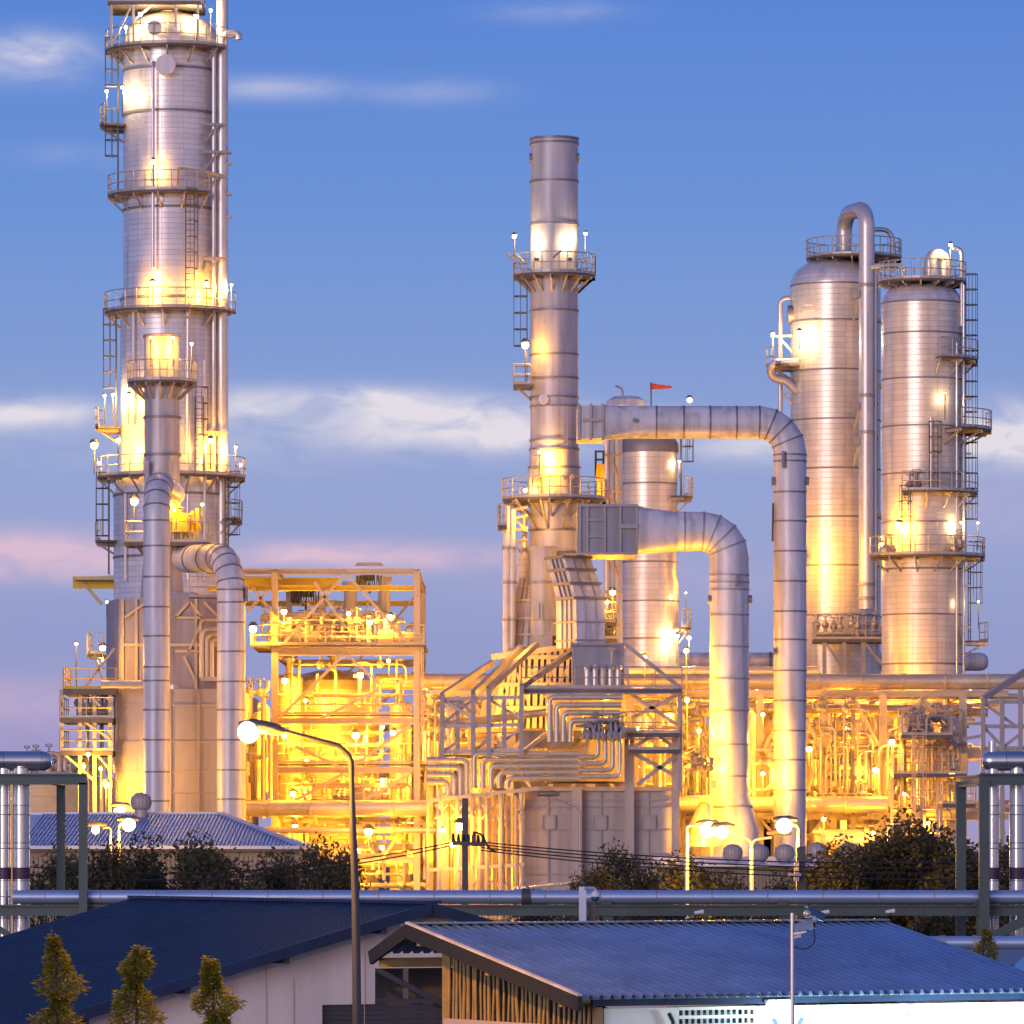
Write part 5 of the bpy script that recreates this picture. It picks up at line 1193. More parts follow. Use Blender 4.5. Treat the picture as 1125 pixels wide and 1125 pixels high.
# lattice frame at the right edge
T = Thing('steel_gantry', 'open gantry of grey posts with a sloping top member above the right pipe loop', 'steel frame', P(1105,840,284))
for x in (1080,1101,1121): T.add('post', MB().bar(P(x,985,284),P(x,(768,768,758)[(1080,1101,1121).index(x)],284),.24), 'steel')
b = MB()
b.bar(P(1079,768,284),P(1135,732,286),.28)
for y in (771,798,822): b.bar(P(1080,y,284.1),P(1140,y,284.1),.2)
for p, q in (((1080,772),(1115,797)),((1101,822),(1121,806)),((1080,798),(1101,820)),((1060,795),(1080,795)),((1058,812),(1080,808))): b.bar(P(*p,284.2),P(*q,284.2),.16)
T.add('tie', b, 'steel')
# a low rack and storage tank far off at the left
T = Thing('storage_tank', 'low wide pale tank at the far left between the pipe loop and the furnace', 'tank', P(60,985,420)); T.add('shell', MB().lathe(X(50,420),420,[(80*S(420),0),(80*S(420),Z(856,420)),(0.01,Z(848,420))],48), 'cream')
b = MB(); [b.ring((X(50,420),420,Z(y,420)),(0,0,1),80*S(420),.2,.08,48) for y in (858,874,890)]; T.add('wind_girder', b, 'cream')
piping('low yellow lit pipework at the far left behind the tank roof line', 20, 128, 826, 852, 330, 345, 4, 22, 10, 41)
H = Thing('plant_lamp', 'lamp lighting the far left tank and low pipework', 'lamp', P(92,842,322)); flood(H, P(92,842,322), 700, SOD, .14, (0,-.6,0), pole=1.5); H.light(P(70,862,385), 5000, SOD)
LG = 2.4
# ------------------------------------------------------------------ middle distance: warehouse, sheds, trees, poles
Y = 200
T = Thing('warehouse', 'low warehouse with a pale blue hipped sheet roof in front of the left furnace', 'warehouse', P(180,985,Y))
E = [P(20,931,Y), P(330,931,Y), P(330,931,Y)+Vector((0,22,0)), P(20,931,Y)+Vector((0,22,0))]
a = P(20,895,Y+9); a.y = Y+11; z = Z(895,Y+10)
A = Vector((X(20,Y+10),Y+11,z)); B = Vector((X(240,Y+10),Y+11,z))
mb = MB(); mb.add([E[0],E[1],B,A], [(0,1,2,3)]); mb.add([E[1],E[2],B], [(0,1,2)]); mb.add([E[2],E[3],A,B], [(0,1,2,3)]); mb.add([v-Vector((0,0,.15)) for v in E], [(3,2,1,0)])
for p, q in ((0,1),(1,2),(2,3)): mb.bar(E[p],E[q],.1,.12)
T.add('roof', mb, 'paleroof')
mb = MB()
for i in range(72):
    f = i/72; p = E[0].lerp(E[1], f)
    top = A.lerp(B, min(1, f*(330-20)/(240-20)*1.0)) if p.x <= B.x else None
    if top is None:
        g = (E[1].x-p.x)/(E[1].x-B.x); top = Vector((p.x, E[0].y+(B.y-E[0].y)*g, E[0].z+(B.z-E[0].z)*g))
    else: top = Vector((p.x, A.y, A.z))
    mb.bar(p+Vector((0,0,.03)), top+Vector((0,0,.03)), .06, .06)
mb.bar(A+Vector((0,0,.05)),B+Vector((0,0,.05)),.3,.12); mb.bar(B+Vector((0,0,.05)),E[1]+Vector((0,0,.05)),.3,.12)
T.add('roof_rib', mb, 'paleroof')
T.add('wall', MB().box(X(22,Y),X(328,Y),Y+.5,Y+21.5,0,Z(932,Y)), 'shedwall')
mb = MB()
for i in range(60): mb.bar((X(24,Y)+i*.17,Y+.47,0) if False else (X(24,Y)+i*(X(326,Y)-X(24,Y))/60,Y+.47,0),(X(24,Y)+i*(X(326,Y)-X(24,Y))/60,Y+.47,Z(940,Y)),.07)
T.add('wall_rib', mb, 'shedwall')
def turbine(T, x, y, yy, rpx, m='panel'):
    kk = S(yy); c = X(x,yy); z = Z(y,yy); r = rpx*kk
    o = T.add('roof_vent', MB().lathe(c,yy,[(r*.62,z-2.2*r),(r*.62,z-.9*r),(r*.8,z-.8*r),(r,z-.45*r),(r,z+.1*r),(r*.85,z+.5*r),(r*.5,z+.75*r),(.01,z+.85*r)],24), m)
    b = MB()
    for i in range(18):
        t = 2*math.pi*i/18; b.tube([(c+r*.84*math.cos(t),yy+r*.84*math.sin(t),z-.75*r),(c+r*1.03*math.cos(t),yy+r*1.03*math.sin(t),z-.2*r),(c+r*.9*math.cos(t),yy+r*.9*math.sin(t),z+.45*r)],.02,4)
    T.add('vane', b, m, o)
turbine(T, 155, 880, 210, 11)
Y = 196
T = Thing('vent_shed', 'long low shed with a row of round turbine vents before the duct legs', 'shed', P(840,985,Y))
T.add('wall', MB().box(X(722,Y),X(1010,Y),Y,Y+14,0,Z(952,Y)), 'shedwall'); T.add('roof', MB().hexa([P(718,952,Y-.5),P(1014,952,Y-.5),P(1014,948,Y+14),P(718,948,Y+14)],[P(718,950,Y-.5),P(1014,950,Y-.5),P(1014,941,Y+14),P(718,941,Y+14)]), 'paleroof')
mb = MB()
for i in range(70): mb.bar((X(724+4*i,Y),Y-.03,0),(X(724+4*i,Y),Y-.03,Z(954,Y)),.05)
T.add('wall_rib', mb, 'shedwall')
for x, y in ((805,936),(834,936),(862,936),(898,934),(932,934),(962,932)): turbine(T, x, y, Y+4, 10.5)
T = Thing('lean_to_roof', 'small striped awning roof before the heater wall, above the line pipe', 'awning', P(600,985,190))
T.add('roof', MB().hexa([P(562,979,190),P(640,971,188),P(640,969,193),P(562,977,195)],[P(562,977,190),P(640,969,188),P(640,967,193),P(562,975,195)]), 'blue'); mb = MB()
for i in range(20): mb.bar(P(564+3.8*i,990,189.9-.1*i),P(564+3.8*i,979.5-.41*i,189.9-.1*i),.05)
mb.bar(P(563,983,189.8),P(640,977,187.8),.08); T.add('picket', mb, 'cream')
T.add('post', MB().bar(P(576,1010,190.2),P(576,979,190.2),.12), 'steel')

def crown_mesh(seed, rx, rz, n, leaf, gap=.35, tall=1.0):
    rd = random.Random(seed); mb = MB(); cl = []
    for i in range(26):
        t = rd.uniform(0,2*math.pi); u = rd.uniform(-.9,1); q = math.sqrt(max(0,1-u*u*.8))*rd.uniform(.35,1)
        cl.append((Vector((rx*q*math.cos(t), rx*q*math.sin(t), rz*u)), rd.uniform(.28,.5)*rx))
    for i in range(n):
        c, r = cl[i % len(cl)]
        d = Vector((rd.gauss(0,1),rd.gauss(0,1),rd.gauss(0,.8))); d = d.normalized()*r*rd.random()**.4
        p = c + d; s_ = leaf*rd.uniform(.6,1.4)
        a = Vector((rd.gauss(0,1),rd.gauss(0,1),rd.gauss(0,.6))).normalized(); b_ = a.cross(Vector((rd.gauss(0,1),rd.gauss(0,1),rd.gauss(0,1)))).normalized()
        mb.add([p-a*s_, p-b_*s_*.45, p+a*s_, p+b_*s_*.45], [(0,1,2,3)])
    return mb
def tree_kind(name, label, cat, seed, rx, rz, h, n, leaf, mleaf, group=None, tr=.16):
    T = Thing(name, label, cat, (0,0,0), group); rd = random.Random(seed)
    cr = crown_mesh(seed, rx, rz, n, leaf); cr.v = [(x,y,z+h) for x,y,z in cr.v]; T.add('crown', cr, mleaf)
    b = MB(); b.tube([(0,0,0),(.05,.02,h*.4),(-.04,.05,h*.8),(0,0,h+rz*.4)],[tr,tr*.8,tr*.6,tr*.2],8)
    for i in range(9):
        t = rd.uniform(0,6.28); z0 = h*rd.uniform(.45,.95); b.tube([(0,0,z0),(rx*.4*math.cos(t),rx*.4*math.sin(t),z0+rz*.35),(rx*.75*math.cos(t),rx*.75*math.sin(t),z0+rz*.7)],[tr*.4,tr*.25,tr*.08],6)
    T.add('trunk', b, 'bark'); return T
G = 'dusky trees between the sheds and the plant'
kinds = [tree_kind('broadleaf_tree', 'x', 'tree', s_, 2.0, 1.9, 4.3, 9000, .095, 'leaf', G) for s_ in (3,8,15)]
spots = [(112,938,40,'tree seen through the left pipe loop frame before the warehouse'),(172,928,60,'tallest dusky tree before the warehouse, right of the two lamp posts'),(206,934,56,'tree overlapping the right side of the tallest warehouse tree'),(243,942,52,'low tree before the middle of the warehouse wall'),(288,944,56,'low tree before the right part of the warehouse wall'),(338,938,50,'dark tree standing at the warehouse right corner'),(362,945,40,'dark tree between the warehouse corner and the curved street lamp'),(378,972,22,'small bush just left of the street lamp pole above the line pipe'),
 (690,944,48,'tree before the lower right of the heater wall'),(660,962,36,'low bush left of the tree before the heater wall'),(712,953,44,'tree between the heater wall and the yellow lamp post'),(735,955,50,'pale hazed tree just left of the yellow lamp post'),(780,962,50,'tree before the vent shed between the two light poles'),(850,965,46,'low tree before the vent shed at the utility post'),
 (922,938,54,'dark tree hiding the right end of the vent shed'),(952,930,60,'dark tree left of the tallest one at the right'),(985,925,62,'dark tree with a bushy top left of the tallest right hand tree'),(1012,912,66,'tallest dark tree at the right, under the pipe rack end bay'),(1040,925,58,'dark tree close to the left post of the right pipe loop'),(1062,936,52,'dark tree seen inside the right pipe loop frame'),(1105,930,56,'dark tree at the right edge behind the pipe loop'),
 (60,945,40,'tree seen between the vertical pipes of the left loop and its posts')]
for i, (x, yt, w, lb) in enumerate(spots):
    yy = 172 + (i*37 % 11); top = Z(yt,yy); sc = top/6.5
    if i < 3: o = kinds[i].o; o.location = (X(x,yy),yy,0); o.scale = (w/66*sc**.0*1.05,w/66*1.05,sc); o['label'] = lb; o.rotation_euler.z = i
    else:
        o = dup(kinds[i%3].o, (X(x,yy),yy,0), i*1.3, 1, lb); o.scale = (w/66*1.05,w/66*1.05,sc)
for x, w, lb in ((600,110,'bushes under the line pipe right of the left building gable'),(705,130,'bushes under the line pipe between the camera post and the yellow lamp post'),(820,120,'bushes under the line pipe behind the shed roof ridge'),(930,120,'bushes under the line pipe right of the surveillance cameras'),(1030,110,'bushes under the line pipe near the right pipe loop'),(120,90,'bushes under the line pipe behind the dark left roof')):
    yy = 150 + (x*7 % 9); o = dup(kinds[x%3].o, (X(x,yy),yy,0), x, 1, lb); o.scale = (w*S(yy)/4.4, .8, Z(992,yy)/6.5); o['group'] = 'bushes under the line pipe'; o['category'] = 'bush'; o.name = 'roadside_bush'

def street_lamp(label, x, ybase, ytop, arms, Yv, rp=.07, pw=250, br=.22, m='pipe2', lit=True, group='street lamps before the plant'):
    T = Thing('street_lamp', label, 'lamp', (X(x,Yv),Yv,0), group)
    base = P(x,ybase,Yv); base.z = 0
    T.add('pole', MB().tube([base, P(x,ytop+ (10 if arms else 0),Yv)],[rp*1.6,rp],12), m)
    for (dx, dy, ln) in arms:
        T.add('arm', MB().tube(bend([P(x,ytop+14,Yv),P(x,ytop+2,Yv),P(x+dx*.5,ytop+dy*.4,Yv),P(x+dx,ytop+dy,Yv)],.5,5), rp*.7, 8), m)
    for (dx, dy, ln) in (arms or [(0,0,1)]):
        p = P(x+dx,ytop+dy,Yv); e = -1 if dx < 0 else 1
        T.add('lamp_head', MB().tube([p+Vector((-.15*e,0,.12)),p+Vector((.1*e,0,.16)),p+Vector((.5*e,0,.14)),p+Vector((.6*e,0,.1))],[.05,.10,.09,.03],10), 'lampdark')
        if lit and ln: 
            T.add('bulb', MB().ball(p+Vector((.25*e,0,-.06)), br, 14), 'bulb'); T.light(p+Vector((.2*e,-.25,-.3-br)), pw*ln, SOD, .15)
    return T
street_lamp('tall yellow lit street lamp before the flared duct foot, its head the biggest glow there', 754.5,1020,905,[(15,4,1)],168,.06,700,.25)
street_lamp('double armed light pole with curved arms before the flared duct', 826,1020,922,[(-24,-10,1),(22,-2,0)],166,.06,300,.2)
street_lamp('dark post lamp shining in front of the tall right duct leg', 877.5,1000,907,[(-7,-2,1)],164,.07,450,.24,'steel')
street_lamp('left one of the two lamp posts before the warehouse, with a small low lamp', 122,1000,908,[(-9,2,1)],190,.05,60,.14)
street_lamp('right one of the two lamp posts before the warehouse, with the bigger star bright lamp', 130.5,1000,906,[(3,-2,1)],188,.05,380,.23)
street_lamp('lamp peeping over the pair of lamp posts before the warehouse', 126,985,888,[],214,.05,300,.17)
street_lamp('unlit thin street lamp with a long arm before the heater wall', 637,1010,886,[(-27,-9,0)],180,.05,0,.1,'steel',False)

# utility poles and cables
Yp = 160
def util(label, x, ytop, Yv, arm, w=.14):
    T = Thing('utility_pole', label, 'utility pole', (X(x,Yv),Yv,0)); T.add('pole', MB().bar((X(x,Yv),Yv,0),P(x,ytop,Yv),w*1.3,w*1.3,(0,1,0)), 'dark')
    if arm:
        T.add('crossarm', MB().bar(P(x-14,arm,Yv-.12),P(x+22,arm+2,Yv-.12),.12), 'dark')
        b = MB()
        for i in range(7): c = P(x-13+5.5*i,arm-2+.3*i,Yv-.12); b.cyl(c.x,c.y,c.z-.05,c.z+.22,.06,.04,8)
        b.tube(bend([P(x+8,arm-12,Yv-.2),P(x+18,arm-10,Yv-.2),P(x+26,arm+6,Yv-.2),P(x+34,arm+10,Yv-.2)],.4),.035,6)
        T.add('insulator', b, 'wire'); T.add('fuse_box', MB().box(X(x+8,Yv),X(x+12,Yv),Yv-.3,Yv-.1,Z(arm-1,Yv),Z(arm-12,Yv)), 'dark')
    return T
util('dark utility pole with crossarm and insulators before the heater left corner', 511, 877, Yp, 926)
u = util('short dark utility post beside the lamp in front of the tall right duct', 880, 930, 162, 0, .2)
u.add('bracket', (lambda b: [b.box(X(872+2*i,162),X(873+2*i,162),161.6,161.8,Z(968,162),Z(946,162)) for i in range(3)] and b)(MB()), 'pipe2'); u.add('step', MB().bar(P(866,961,161.7),P(880,961,161.7),.08), 'pipe2')
def cable(label, a, b, sag, Ya, Yb_, r=.02):
    p = P(a[0],a[1],Ya); q = P(b[0],b[1],Yb_); pts = []
    for i in range(25):
        f = i/24; c = p.lerp(q,f); c.z -= sag*4*f*(1-f); pts.append(c)
    mb = MB().tube(pts, r, 5); o = link('overhead_cable', mb, 'wire', tuple(p)); tag(o, label, 'cable', 'overhead cables before the plant'); return o
cable('upper black cable left of the utility pole, passing before the warehouse', (30,952), (498,925), .5, 158, Yp)
cable('lower black cable left of the utility pole, passing before the warehouse', (30,961), (500,928), .5, 158, Yp)
for i, (y0, y1, lb) in enumerate(((925,942,'topmost black cable right of the utility pole'),(928,949,'second black cable right of the utility pole'),(931,956,'third black cable right of the utility pole'),(934,964,'lowest black cable right of the utility pole'))):
    cable(lb + ', running past the heater wall', (528,y0), (1190,y1), .35, Yp, 158)

# ------------------------------------------------------------------ line pipe on its support beam with two expansion loops
Y = 130; k = S(Y)
H = Thing('line_pipe', 'long silvery blue pipe running straight across the whole picture above the roofs', 'pipe', P(0,985,Y)); r = 7.6*k
H.add('pipe', MB().tube([P(14,985.5,Y),P(1250,985.5,Y)], r, 28), 'bluepipe')
b = MB(); [b.ring(P(x,985.5,Y),(1,0,0),r,.03,.006,28) for x in range(50,1240,61)]; H.add('jacket_seam', b, 'steel')
H.add('strap', MB().ring(P(578,985.5,Y),(1,0,0),r,.22,.03,28), 'dark')
H = Thing('support_beam', 'dark green steel beam on posts carrying the long line pipe', 'beam', P(0,1006,Y))
H.add('beam', MB().ibeam(P(-200,1000,Y),P(1250,1000,Y),.25,.26), 'green')
for x in (-60,330,668,862,1079): 
    H.add('post', MB().ibeam((X(x,Y),Y+.1,0),(X(x,Y),Y+.1,Z(1005,Y)),.24,.24,(0,1,0)), 'green'); H.add('saddle', MB().box(X(x-8,Y),X(x+4,Y),Y-.16,Y+.16,Z(994,Y),Z(989,Y)), 'dark')
def portal(label, posts, ytop, side, Yv=130):
    H = Thing('pipe_portal', label, 'steel frame', P(posts[0][0],1000,Yv)); 
    for x, dy, w in posts: H.add('post', MB().ibeam((X(x,Yv+dy),Yv+dy,0),(X(x,Yv+dy),Yv+dy,Z(ytop,Yv)-.14),w,w,(0,1,0)), 'green')
    return H
H = portal('dark steel portal frame around the left pipe loop', ((91.5,-.3,.2),(67,2.2,.2)), 851, 1)
H.add('beam', MB().ibeam(P(-90,856,129.7),P(95.5,856,129.7),.2,.26), 'green'); H.add('beam', MB().ibeam((X(67,132.2),129.85,Z(857,130)),(X(67,132.2),132.4,Z(857,130)),.18,.22), 'green')
H.add('brace', MB().bar(P(-20,1007,129.6),P(30,1042,129.6),.14), 'green')
H = portal('dark green steel portal frame around the right pipe loop', ((1081,-.5,.24),(1055.5,3,.24)), 851, 1)
H.add('beam', MB().ibeam(P(1076,856,129.5),P(1260,856,129.5),.22,.28), 'green'); H.add('beam', MB().ibeam((X(1079,129.5),129.6,Z(857,129.5)),(X(1055.5,133),133.1,Z(857,129.5)),.2,.26), 'green')
for p, q in (((1088,1030),(1180,985)),((1098,1060),(1180,1008))): H.add('brace', MB().bar(P(p[0],p[1],129.4),P(q[0],q[1],129.4),.22), 'green')
def loop(label, top, verts, x1, x2, cap, Yv):
    H = Thing('pipe_loop', label, 'pipe', P(verts[0][0],1000,Yv)); r = 10.8*S(Yv)
    d = 1 if cap > x1 else -1
    pts = [P(x1,836,Yv)] + [P(cap - d*11*math.cos(R(a)) if False else cap-d*11+d*11*math.sin(R(a)),836,Yv) for a in (0,20,40,60,75,85,90)]
    rs = [r] + [max(.01,r*math.cos(R(a))) if a < 90 else .01 for a in (0,20,40,60,75,85,90)]
    rs = [r]+[r*(math.cos(R(a))**.6) if a<90 else .02 for a in (0,20,40,60,75,85,90)]
    H.add('top_pipe', MB().tube(pts, rs, 32), 'silver')
    for x, r2 in verts:
        o = H.add('riser', MB().tube([P(x,1050,Yv),P(x,842,Yv)], r2*S(Yv), 24), 'silver')
        H.add('colour_band', MB().tube([P(x,966,Yv),P(x,953,Yv)], r2*S(Yv)+.006, 24, False), 'purple', o)
        b = MB(); [b.ring(P(x,y,Yv),(0,0,1),r2*S(Yv),.03,.006,24) for y in (895,932,985)]; H.add('jacket_seam', b, 'steel', o)
    return H
def loop2(label, x1, cap, verts, Yv, zoff=0): 
    return loop(label, 836, verts, x1, 0, cap, Yv)
l1 = loop2('left silver pipe loop with a rounded end on top and two banded risers', -160, 57, [(4.5,7.5),(23.5,9.5)], 130.8)
l2 = loop2('right silver pipe loop with a rounded end on top and two banded risers', 1270, 1079, [(1091,6.5),(1117.5,8.5)], 130.8)
l2.add('drain_stub', MB().tube([P(1090,828,130.8),P(1090,814,130.8)], .09, 12), 'silver')
H = Thing('line_pipe', 'lower silvery pipe at the right behind the shed roof end', 'pipe', P(985,1036,112)); H.add('pipe', MB().tube([P(985,1036,112),P(1270,1036,112)], 7.5*S(112), 24), 'bluepipe'); b = MB(); [b.ring(P(x,1036,112),(1,0,0),7.5*S(112),.1,.02,24) for x in (1036,1071)]; H.add('saddle', b, 'steel')
for x in (1010,1110): H.add('post', MB().bar((X(x,112),112,0),(X(x,112),112,Z(1043,112)),.15), 'green')
# dome camera on a hook post
H = Thing('camera_post', 'pale blue square post with a dome camera hooked in front of the line pipe', 'camera', P(641,1018,126)); H.add('post', MB().box(X(636,126),X(644,126),125.9,126.06,0,Z(974,126)), 'bluepipe')
H.add('bracket', MB().tube(bend([P(642,976,125.9),P(654,976,125.9),P(654,982,125.9)],.06),.04,8), 'pipe2'); H.add('dome', MB().ball(P(654,986,125.9),.1,14), 'camblue'); H.add('shroud', MB().cyl(X(654,125.9),125.9,Z(985,126),Z(980,126),.13,.08,14), 'whitewall'); H.add('junction_box', MB().box(X(647,126),X(655,126),126.1,126.3,Z(1017,126),Z(993,126)), 'dark')

# ------------------------------------------------------------------ big dark roofed building at the left
A0 = Vector((-1.46,100,6.45)); rd_ = Vector((-.502,.865,0)); dn = Vector((-.865,-.502,0)); tn = math.tan(R(14.6))
def rf(u, w, off=0): # u along the ridge, w down-slope distance (+ left slope, - right slope)
    return A0 + rd_*u + dn*w + Vector((0,0,-abs(w)*tn+off))
T = Thing('gabled_building', 'large building with a dark navy sheet roof and a pinkish white gable wall', 'building', (A0.x+dn.x*3,A0.y,0))
mb = MB(); Lr, Wl, Wr = 12.3, 13.0, 9.0
mb.hexa([rf(0,0,-.08),rf(0,Wl,-.08),rf(Lr,Wl,-.08),rf(Lr,0,-.08)][::-1],[rf(0,0),rf(0,Wl),rf(Lr,Wl),rf(Lr,0)][::-1])
mb.hexa([rf(0,0,-.085),rf(0,-Wr,-.08),rf(Lr,-Wr,-.08),rf(Lr,0,-.085)],[rf(0,0,-.004),rf(0,-Wr),rf(Lr,-Wr),rf(Lr,0,-.004)])
T.add('roof', mb, 'navy')
mb = MB()
for i in range(60): u = .1+i*.205; mb.bar(rf(u,.1,.018),rf(u,Wl,.018),.05,.04)
mb.bar(rf(-.05,0,.03),rf(Lr,0,.03),.35,.06)
T.add('roof_rib', mb, 'navy')
mb = MB(); mb.bar(rf(-.03,0,-.07),rf(-.03,Wl,-.07),.05,.2); mb.bar(rf(-.03,.03,-.07),rf(-.03,-Wr,-.07),.05,.2)
T.add('barge_board', mb, 'navy')
mb = MB()
for w in (1.0,3.0,5.0,7.0,9.0,-1.6,-3.4): mb.bar(rf(0,w,-.2),rf(.75,w,-.2),.1,.16)
T.add('purlin', mb, 'darkwood')
# gable wall with a doorway and an opening above it
def wl(w, z, u=.6): return Vector((A0.x,A0.y,0)) + rd_*u + dn*w + Vector((0,0,z))
def wpx(x, y, u=.6):  # wall coordinate (w, z) seen at a photo pixel
    p0 = Vector((A0.x,A0.y,0)) + rd_*u; g = (x-562.5)/F
    w = (g*p0.y - p0.x)/(dn.x - g*dn.y); q = p0 + dn*w
    return w, HC + (HY-y)*q.y/F
def gtop(w): return A0.z - abs(w)*tn - .1
d0, zt = wpx(354,1104); d1, _ = wpx(470,1104); o0, oz1 = wpx(412,1064); _, oz0 = wpx(412,1099)
mb = MB()
def wpoly(pts, th=.18):
    n = len(pts); a_ = [wl(w,z) for w,z in pts]; b_ = [wl(w,z,.6+th) for w,z in pts]
    mb.add(a_+b_, [tuple(range(n)), tuple(range(2*n-1,n-1,-1))] + [(i,n+i,n+(i+1)%n,(i+1)%n) for i in range(n)])
wpoly([(Wl,0),(d0,0),(d0,gtop(d0)),(Wl,gtop(Wl))])
wpoly([(d0,zt),(o0,zt),(o0,gtop(o0)),(d0,gtop(d0))])
wpoly([(o0,oz1),(-1.5,oz1),(-1.5,gtop(-1.5)),(0,gtop(0)),(o0,gtop(o0))])
wpoly([(-1.5,0),(-Wr,0),(-Wr,gtop(-Wr)),(-1.5,gtop(-1.5))])
T.add('gable_wall', mb, 'wall')
mb = MB(); wpoly([(Wl,0),(Wl-.05,0),(Wl-.05,gtop(Wl)),(Wl,gtop(Wl))])
q0 = wl(Wl-.1,0,.7); q1 = wl(Wl-.1,0,Lr-.5); mb = MB().hexa([q0,q1,q1+dn*-.2,q0+dn*-.2][::-1],[v+Vector((0,0,gtop(Wl)-.1)) for v in (q0,q1,q1+dn*-.2,q0+dn*-.2)][::-1]); T.add('side_wall', mb, 'wall')
mb = MB()
for z in [oz1-.09*i for i in range(1,60)]:
    if z < 0.1: break
    if z < oz0 - .05 : mb.bar(wl(d0,z,.72),wl(-1.5,z,.72),.03,.075)
T.add('roller_shutter', mb, 'dark')
mb = MB(); mb.bar(wl(o0,oz0,.66),wl(-1.5,oz0-.05,.66),.09,.08); mb.bar(wl(o0,oz1,.66),wl(-1.0,oz0-.3,.66),.1); mb.bar(wl(wpx(448,1064)[0],oz1,.68),wl(wpx(448,1064)[0],oz0,.68),.1,.1,(0,1,0))
T.add('opening_frame', mb, 'dark')
q0 = wl(d0+1,0,3.2); q1 = wl(-4,0,3.2); T.add('inner_partition', MB().hexa([q0,q1,q1+rd_*.1,q0+rd_*.1],[v+Vector((0,0,5.6)) for v in (q0,q1,q1+rd_*.1,q0+rd_*.1)]), 'wall')
mb = MB()
for x, y0, y1 in ((292,1058,1125),(322,1075,1125),(170,1102,1125),(400,1040,1060)): mb.bar(wl(wpx(x,y0)[0],wpx(x,y0)[1],.585),wl(wpx(x,y0)[0],0,.585),.012)
T.add('wall_joint', mb, 'steel')
c = wl(wpx(110,1118)[0],0,-.2)
mb = MB().hexa([wl(9.5,1.0,-.4),wl(12,1.0,-.4),wl(12,1.0,.3),wl(9.5,1.0,.3)][::-1],[wl(9.5,3.2,-.4),wl(12,3.2,-.4),wl(12,3.2,.3),wl(9.5,3.2,.3)][::-1])

# ------------------------------------------------------------------ slatted shed at the right
Lp = Vector((-1.5,80,6.34)); dr = Vector((.883,.470,0)); de = Vector((.470,-.883,0)); ts = math.tan(R(10.1)); tb = math.tan(R(19))
def sf(u, w, off=0): return Lp + dr*u + de*w + Vector((0,0,(-w*ts if w >= 0 else w*tb)+off))
T = Thing('slatted_shed', 'shed with a blue sheet roof, slatted timber side and brightly lit white front', 'shed', (Lp.x+3,Lp.y-2,0))
Ls, We, Wb = 8.1, 5.26, 1.2
# corrugated roof
mb = MB(); nc = 48; pt = Ls/nc; prof = []
for i in range(nc):
    u = i*pt; prof += [(u,0),(u+pt*.56,0),(u+pt*.68,.055),(u+pt*.86,.055)]
prof.append((Ls,0))
for (w0, w1) in ((0.02,We),(-Wb,0)):
    vs = [sf(u,w0,h) for u,h in prof] + [sf(u,w1,h) for u,h in prof] + [sf(u,w0,h-.02) for u,h in prof] + [sf(u,w1,h-.02) for u,h in prof]; n = len(prof)
    mb.add(vs, [(i,n+i,n+i+1,i+1) for i in range(n-1)] + [(2*n+i,2*n+i+1,3*n+i+1,3*n+i) for i in range(n-1)] + [(n+i,3*n+i,3*n+i+1,n+i+1) for i in range(n-1)] + [(i,i+1,2*n+i+1,2*n+i) for i in range(n-1)])
T.add('roof', mb, 'blue')
mb = MB(); mb.bar(sf(-.03,-.12,.045),sf(Ls+.03,-.12,.045),.22,.03); mb.bar(sf(-.03,.1,.055),sf(Ls+.03,.1,.055),.24,.025); T.add('ridge_cap', mb, 'blue')
mb = MB(); mb.bar(sf(-.04,0,-.08),sf(-.04,We,-.08),.06,.2); mb.bar(sf(-.04,-.01,-.08),sf(-.04,-Wb,-.08),.06,.2); T.add('barge_board', mb, 'wire'); T.add('edge_highlight', MB().bar(sf(-.05,.02,.05),sf(-.05,We+.02,.05),.07,.03), 'duct')  # pale bar paints the bright highlight along the barge board's edge
mb = MB()
for w in (.35,2.5,4.7): mb.bar(sf(-.04,w,-.17),sf(Ls,w,-.17),.08,.12)
mb.bar(sf(.05,-Wb+.15,-.2),sf(Ls,-Wb+.15,-.2),.1,.14)
T.add('rafter', mb, 'timber')
mb = MB(); w = .42; rr_ = random.Random(5)
while w < 4.85:      # rough round poles nailed side by side with gaps
    z1 = sf(0,w).z-.13; base = Lp+dr*.42+de*w; rr2 = rr_.uniform(.016,.030)
    mb.tube([Vector((base.x,base.y,4.95))+de*rr_.uniform(-.02,.02), Vector((base.x,base.y,(4.95+z1)/2))+de*rr_.uniform(-.012,.012)+dr*rr_.uniform(-.015,.015), Vector((base.x,base.y,z1))+de*rr_.uniform(-.02,.02)], [rr2*1.1,rr2,rr2*.9], 8)
    w += .135+rr_.uniform(-.03,.03)
T.add('slat_screen', mb, 'timber')
mb = MB()
for w in (.3,4.9): q = Lp+dr*.45+de*w; mb.bar((q.x,q.y,0),(q.x,q.y,sf(0,w).z-.2),.12,.12,(0,1,0))
mb2 = MB().bar(Lp+dr*.5+de*.3-Vector((0,0,1.32)),Lp+dr*.5+de*4.9-Vector((0,0,1.32)),.06,.1)
T.add('post', mb, 'timber'); T.add('rail', mb2, 'darkwood')
q0 = Lp+dr*.6+de*.34; q1 = Lp+dr*.6+de*4.85
T.add('slat_gap_shade', MB().hexa([Vector((q.x,q.y,0)) for q in (q0,q1,q1+dr*.1,q0+dr*.1)],[Vector((q.x,q.y,z_)) for q,z_ in ((q0,sf(0,.3).z-.25),(q1,sf(0,4.85).z-.25),(q1+dr*.1,sf(0,4.85).z-.25),(q0+dr*.1,sf(0,.3).z-.25))]), 'black')  # black sheet set close behind the slats paints their gaps as deep shade
H = Thing('sign_board', 'pale pinkish sign board with blue strokes hung under the timber slats', 'sign', Lp+dr*.36+de*2.5-Vector((0,0,6)))
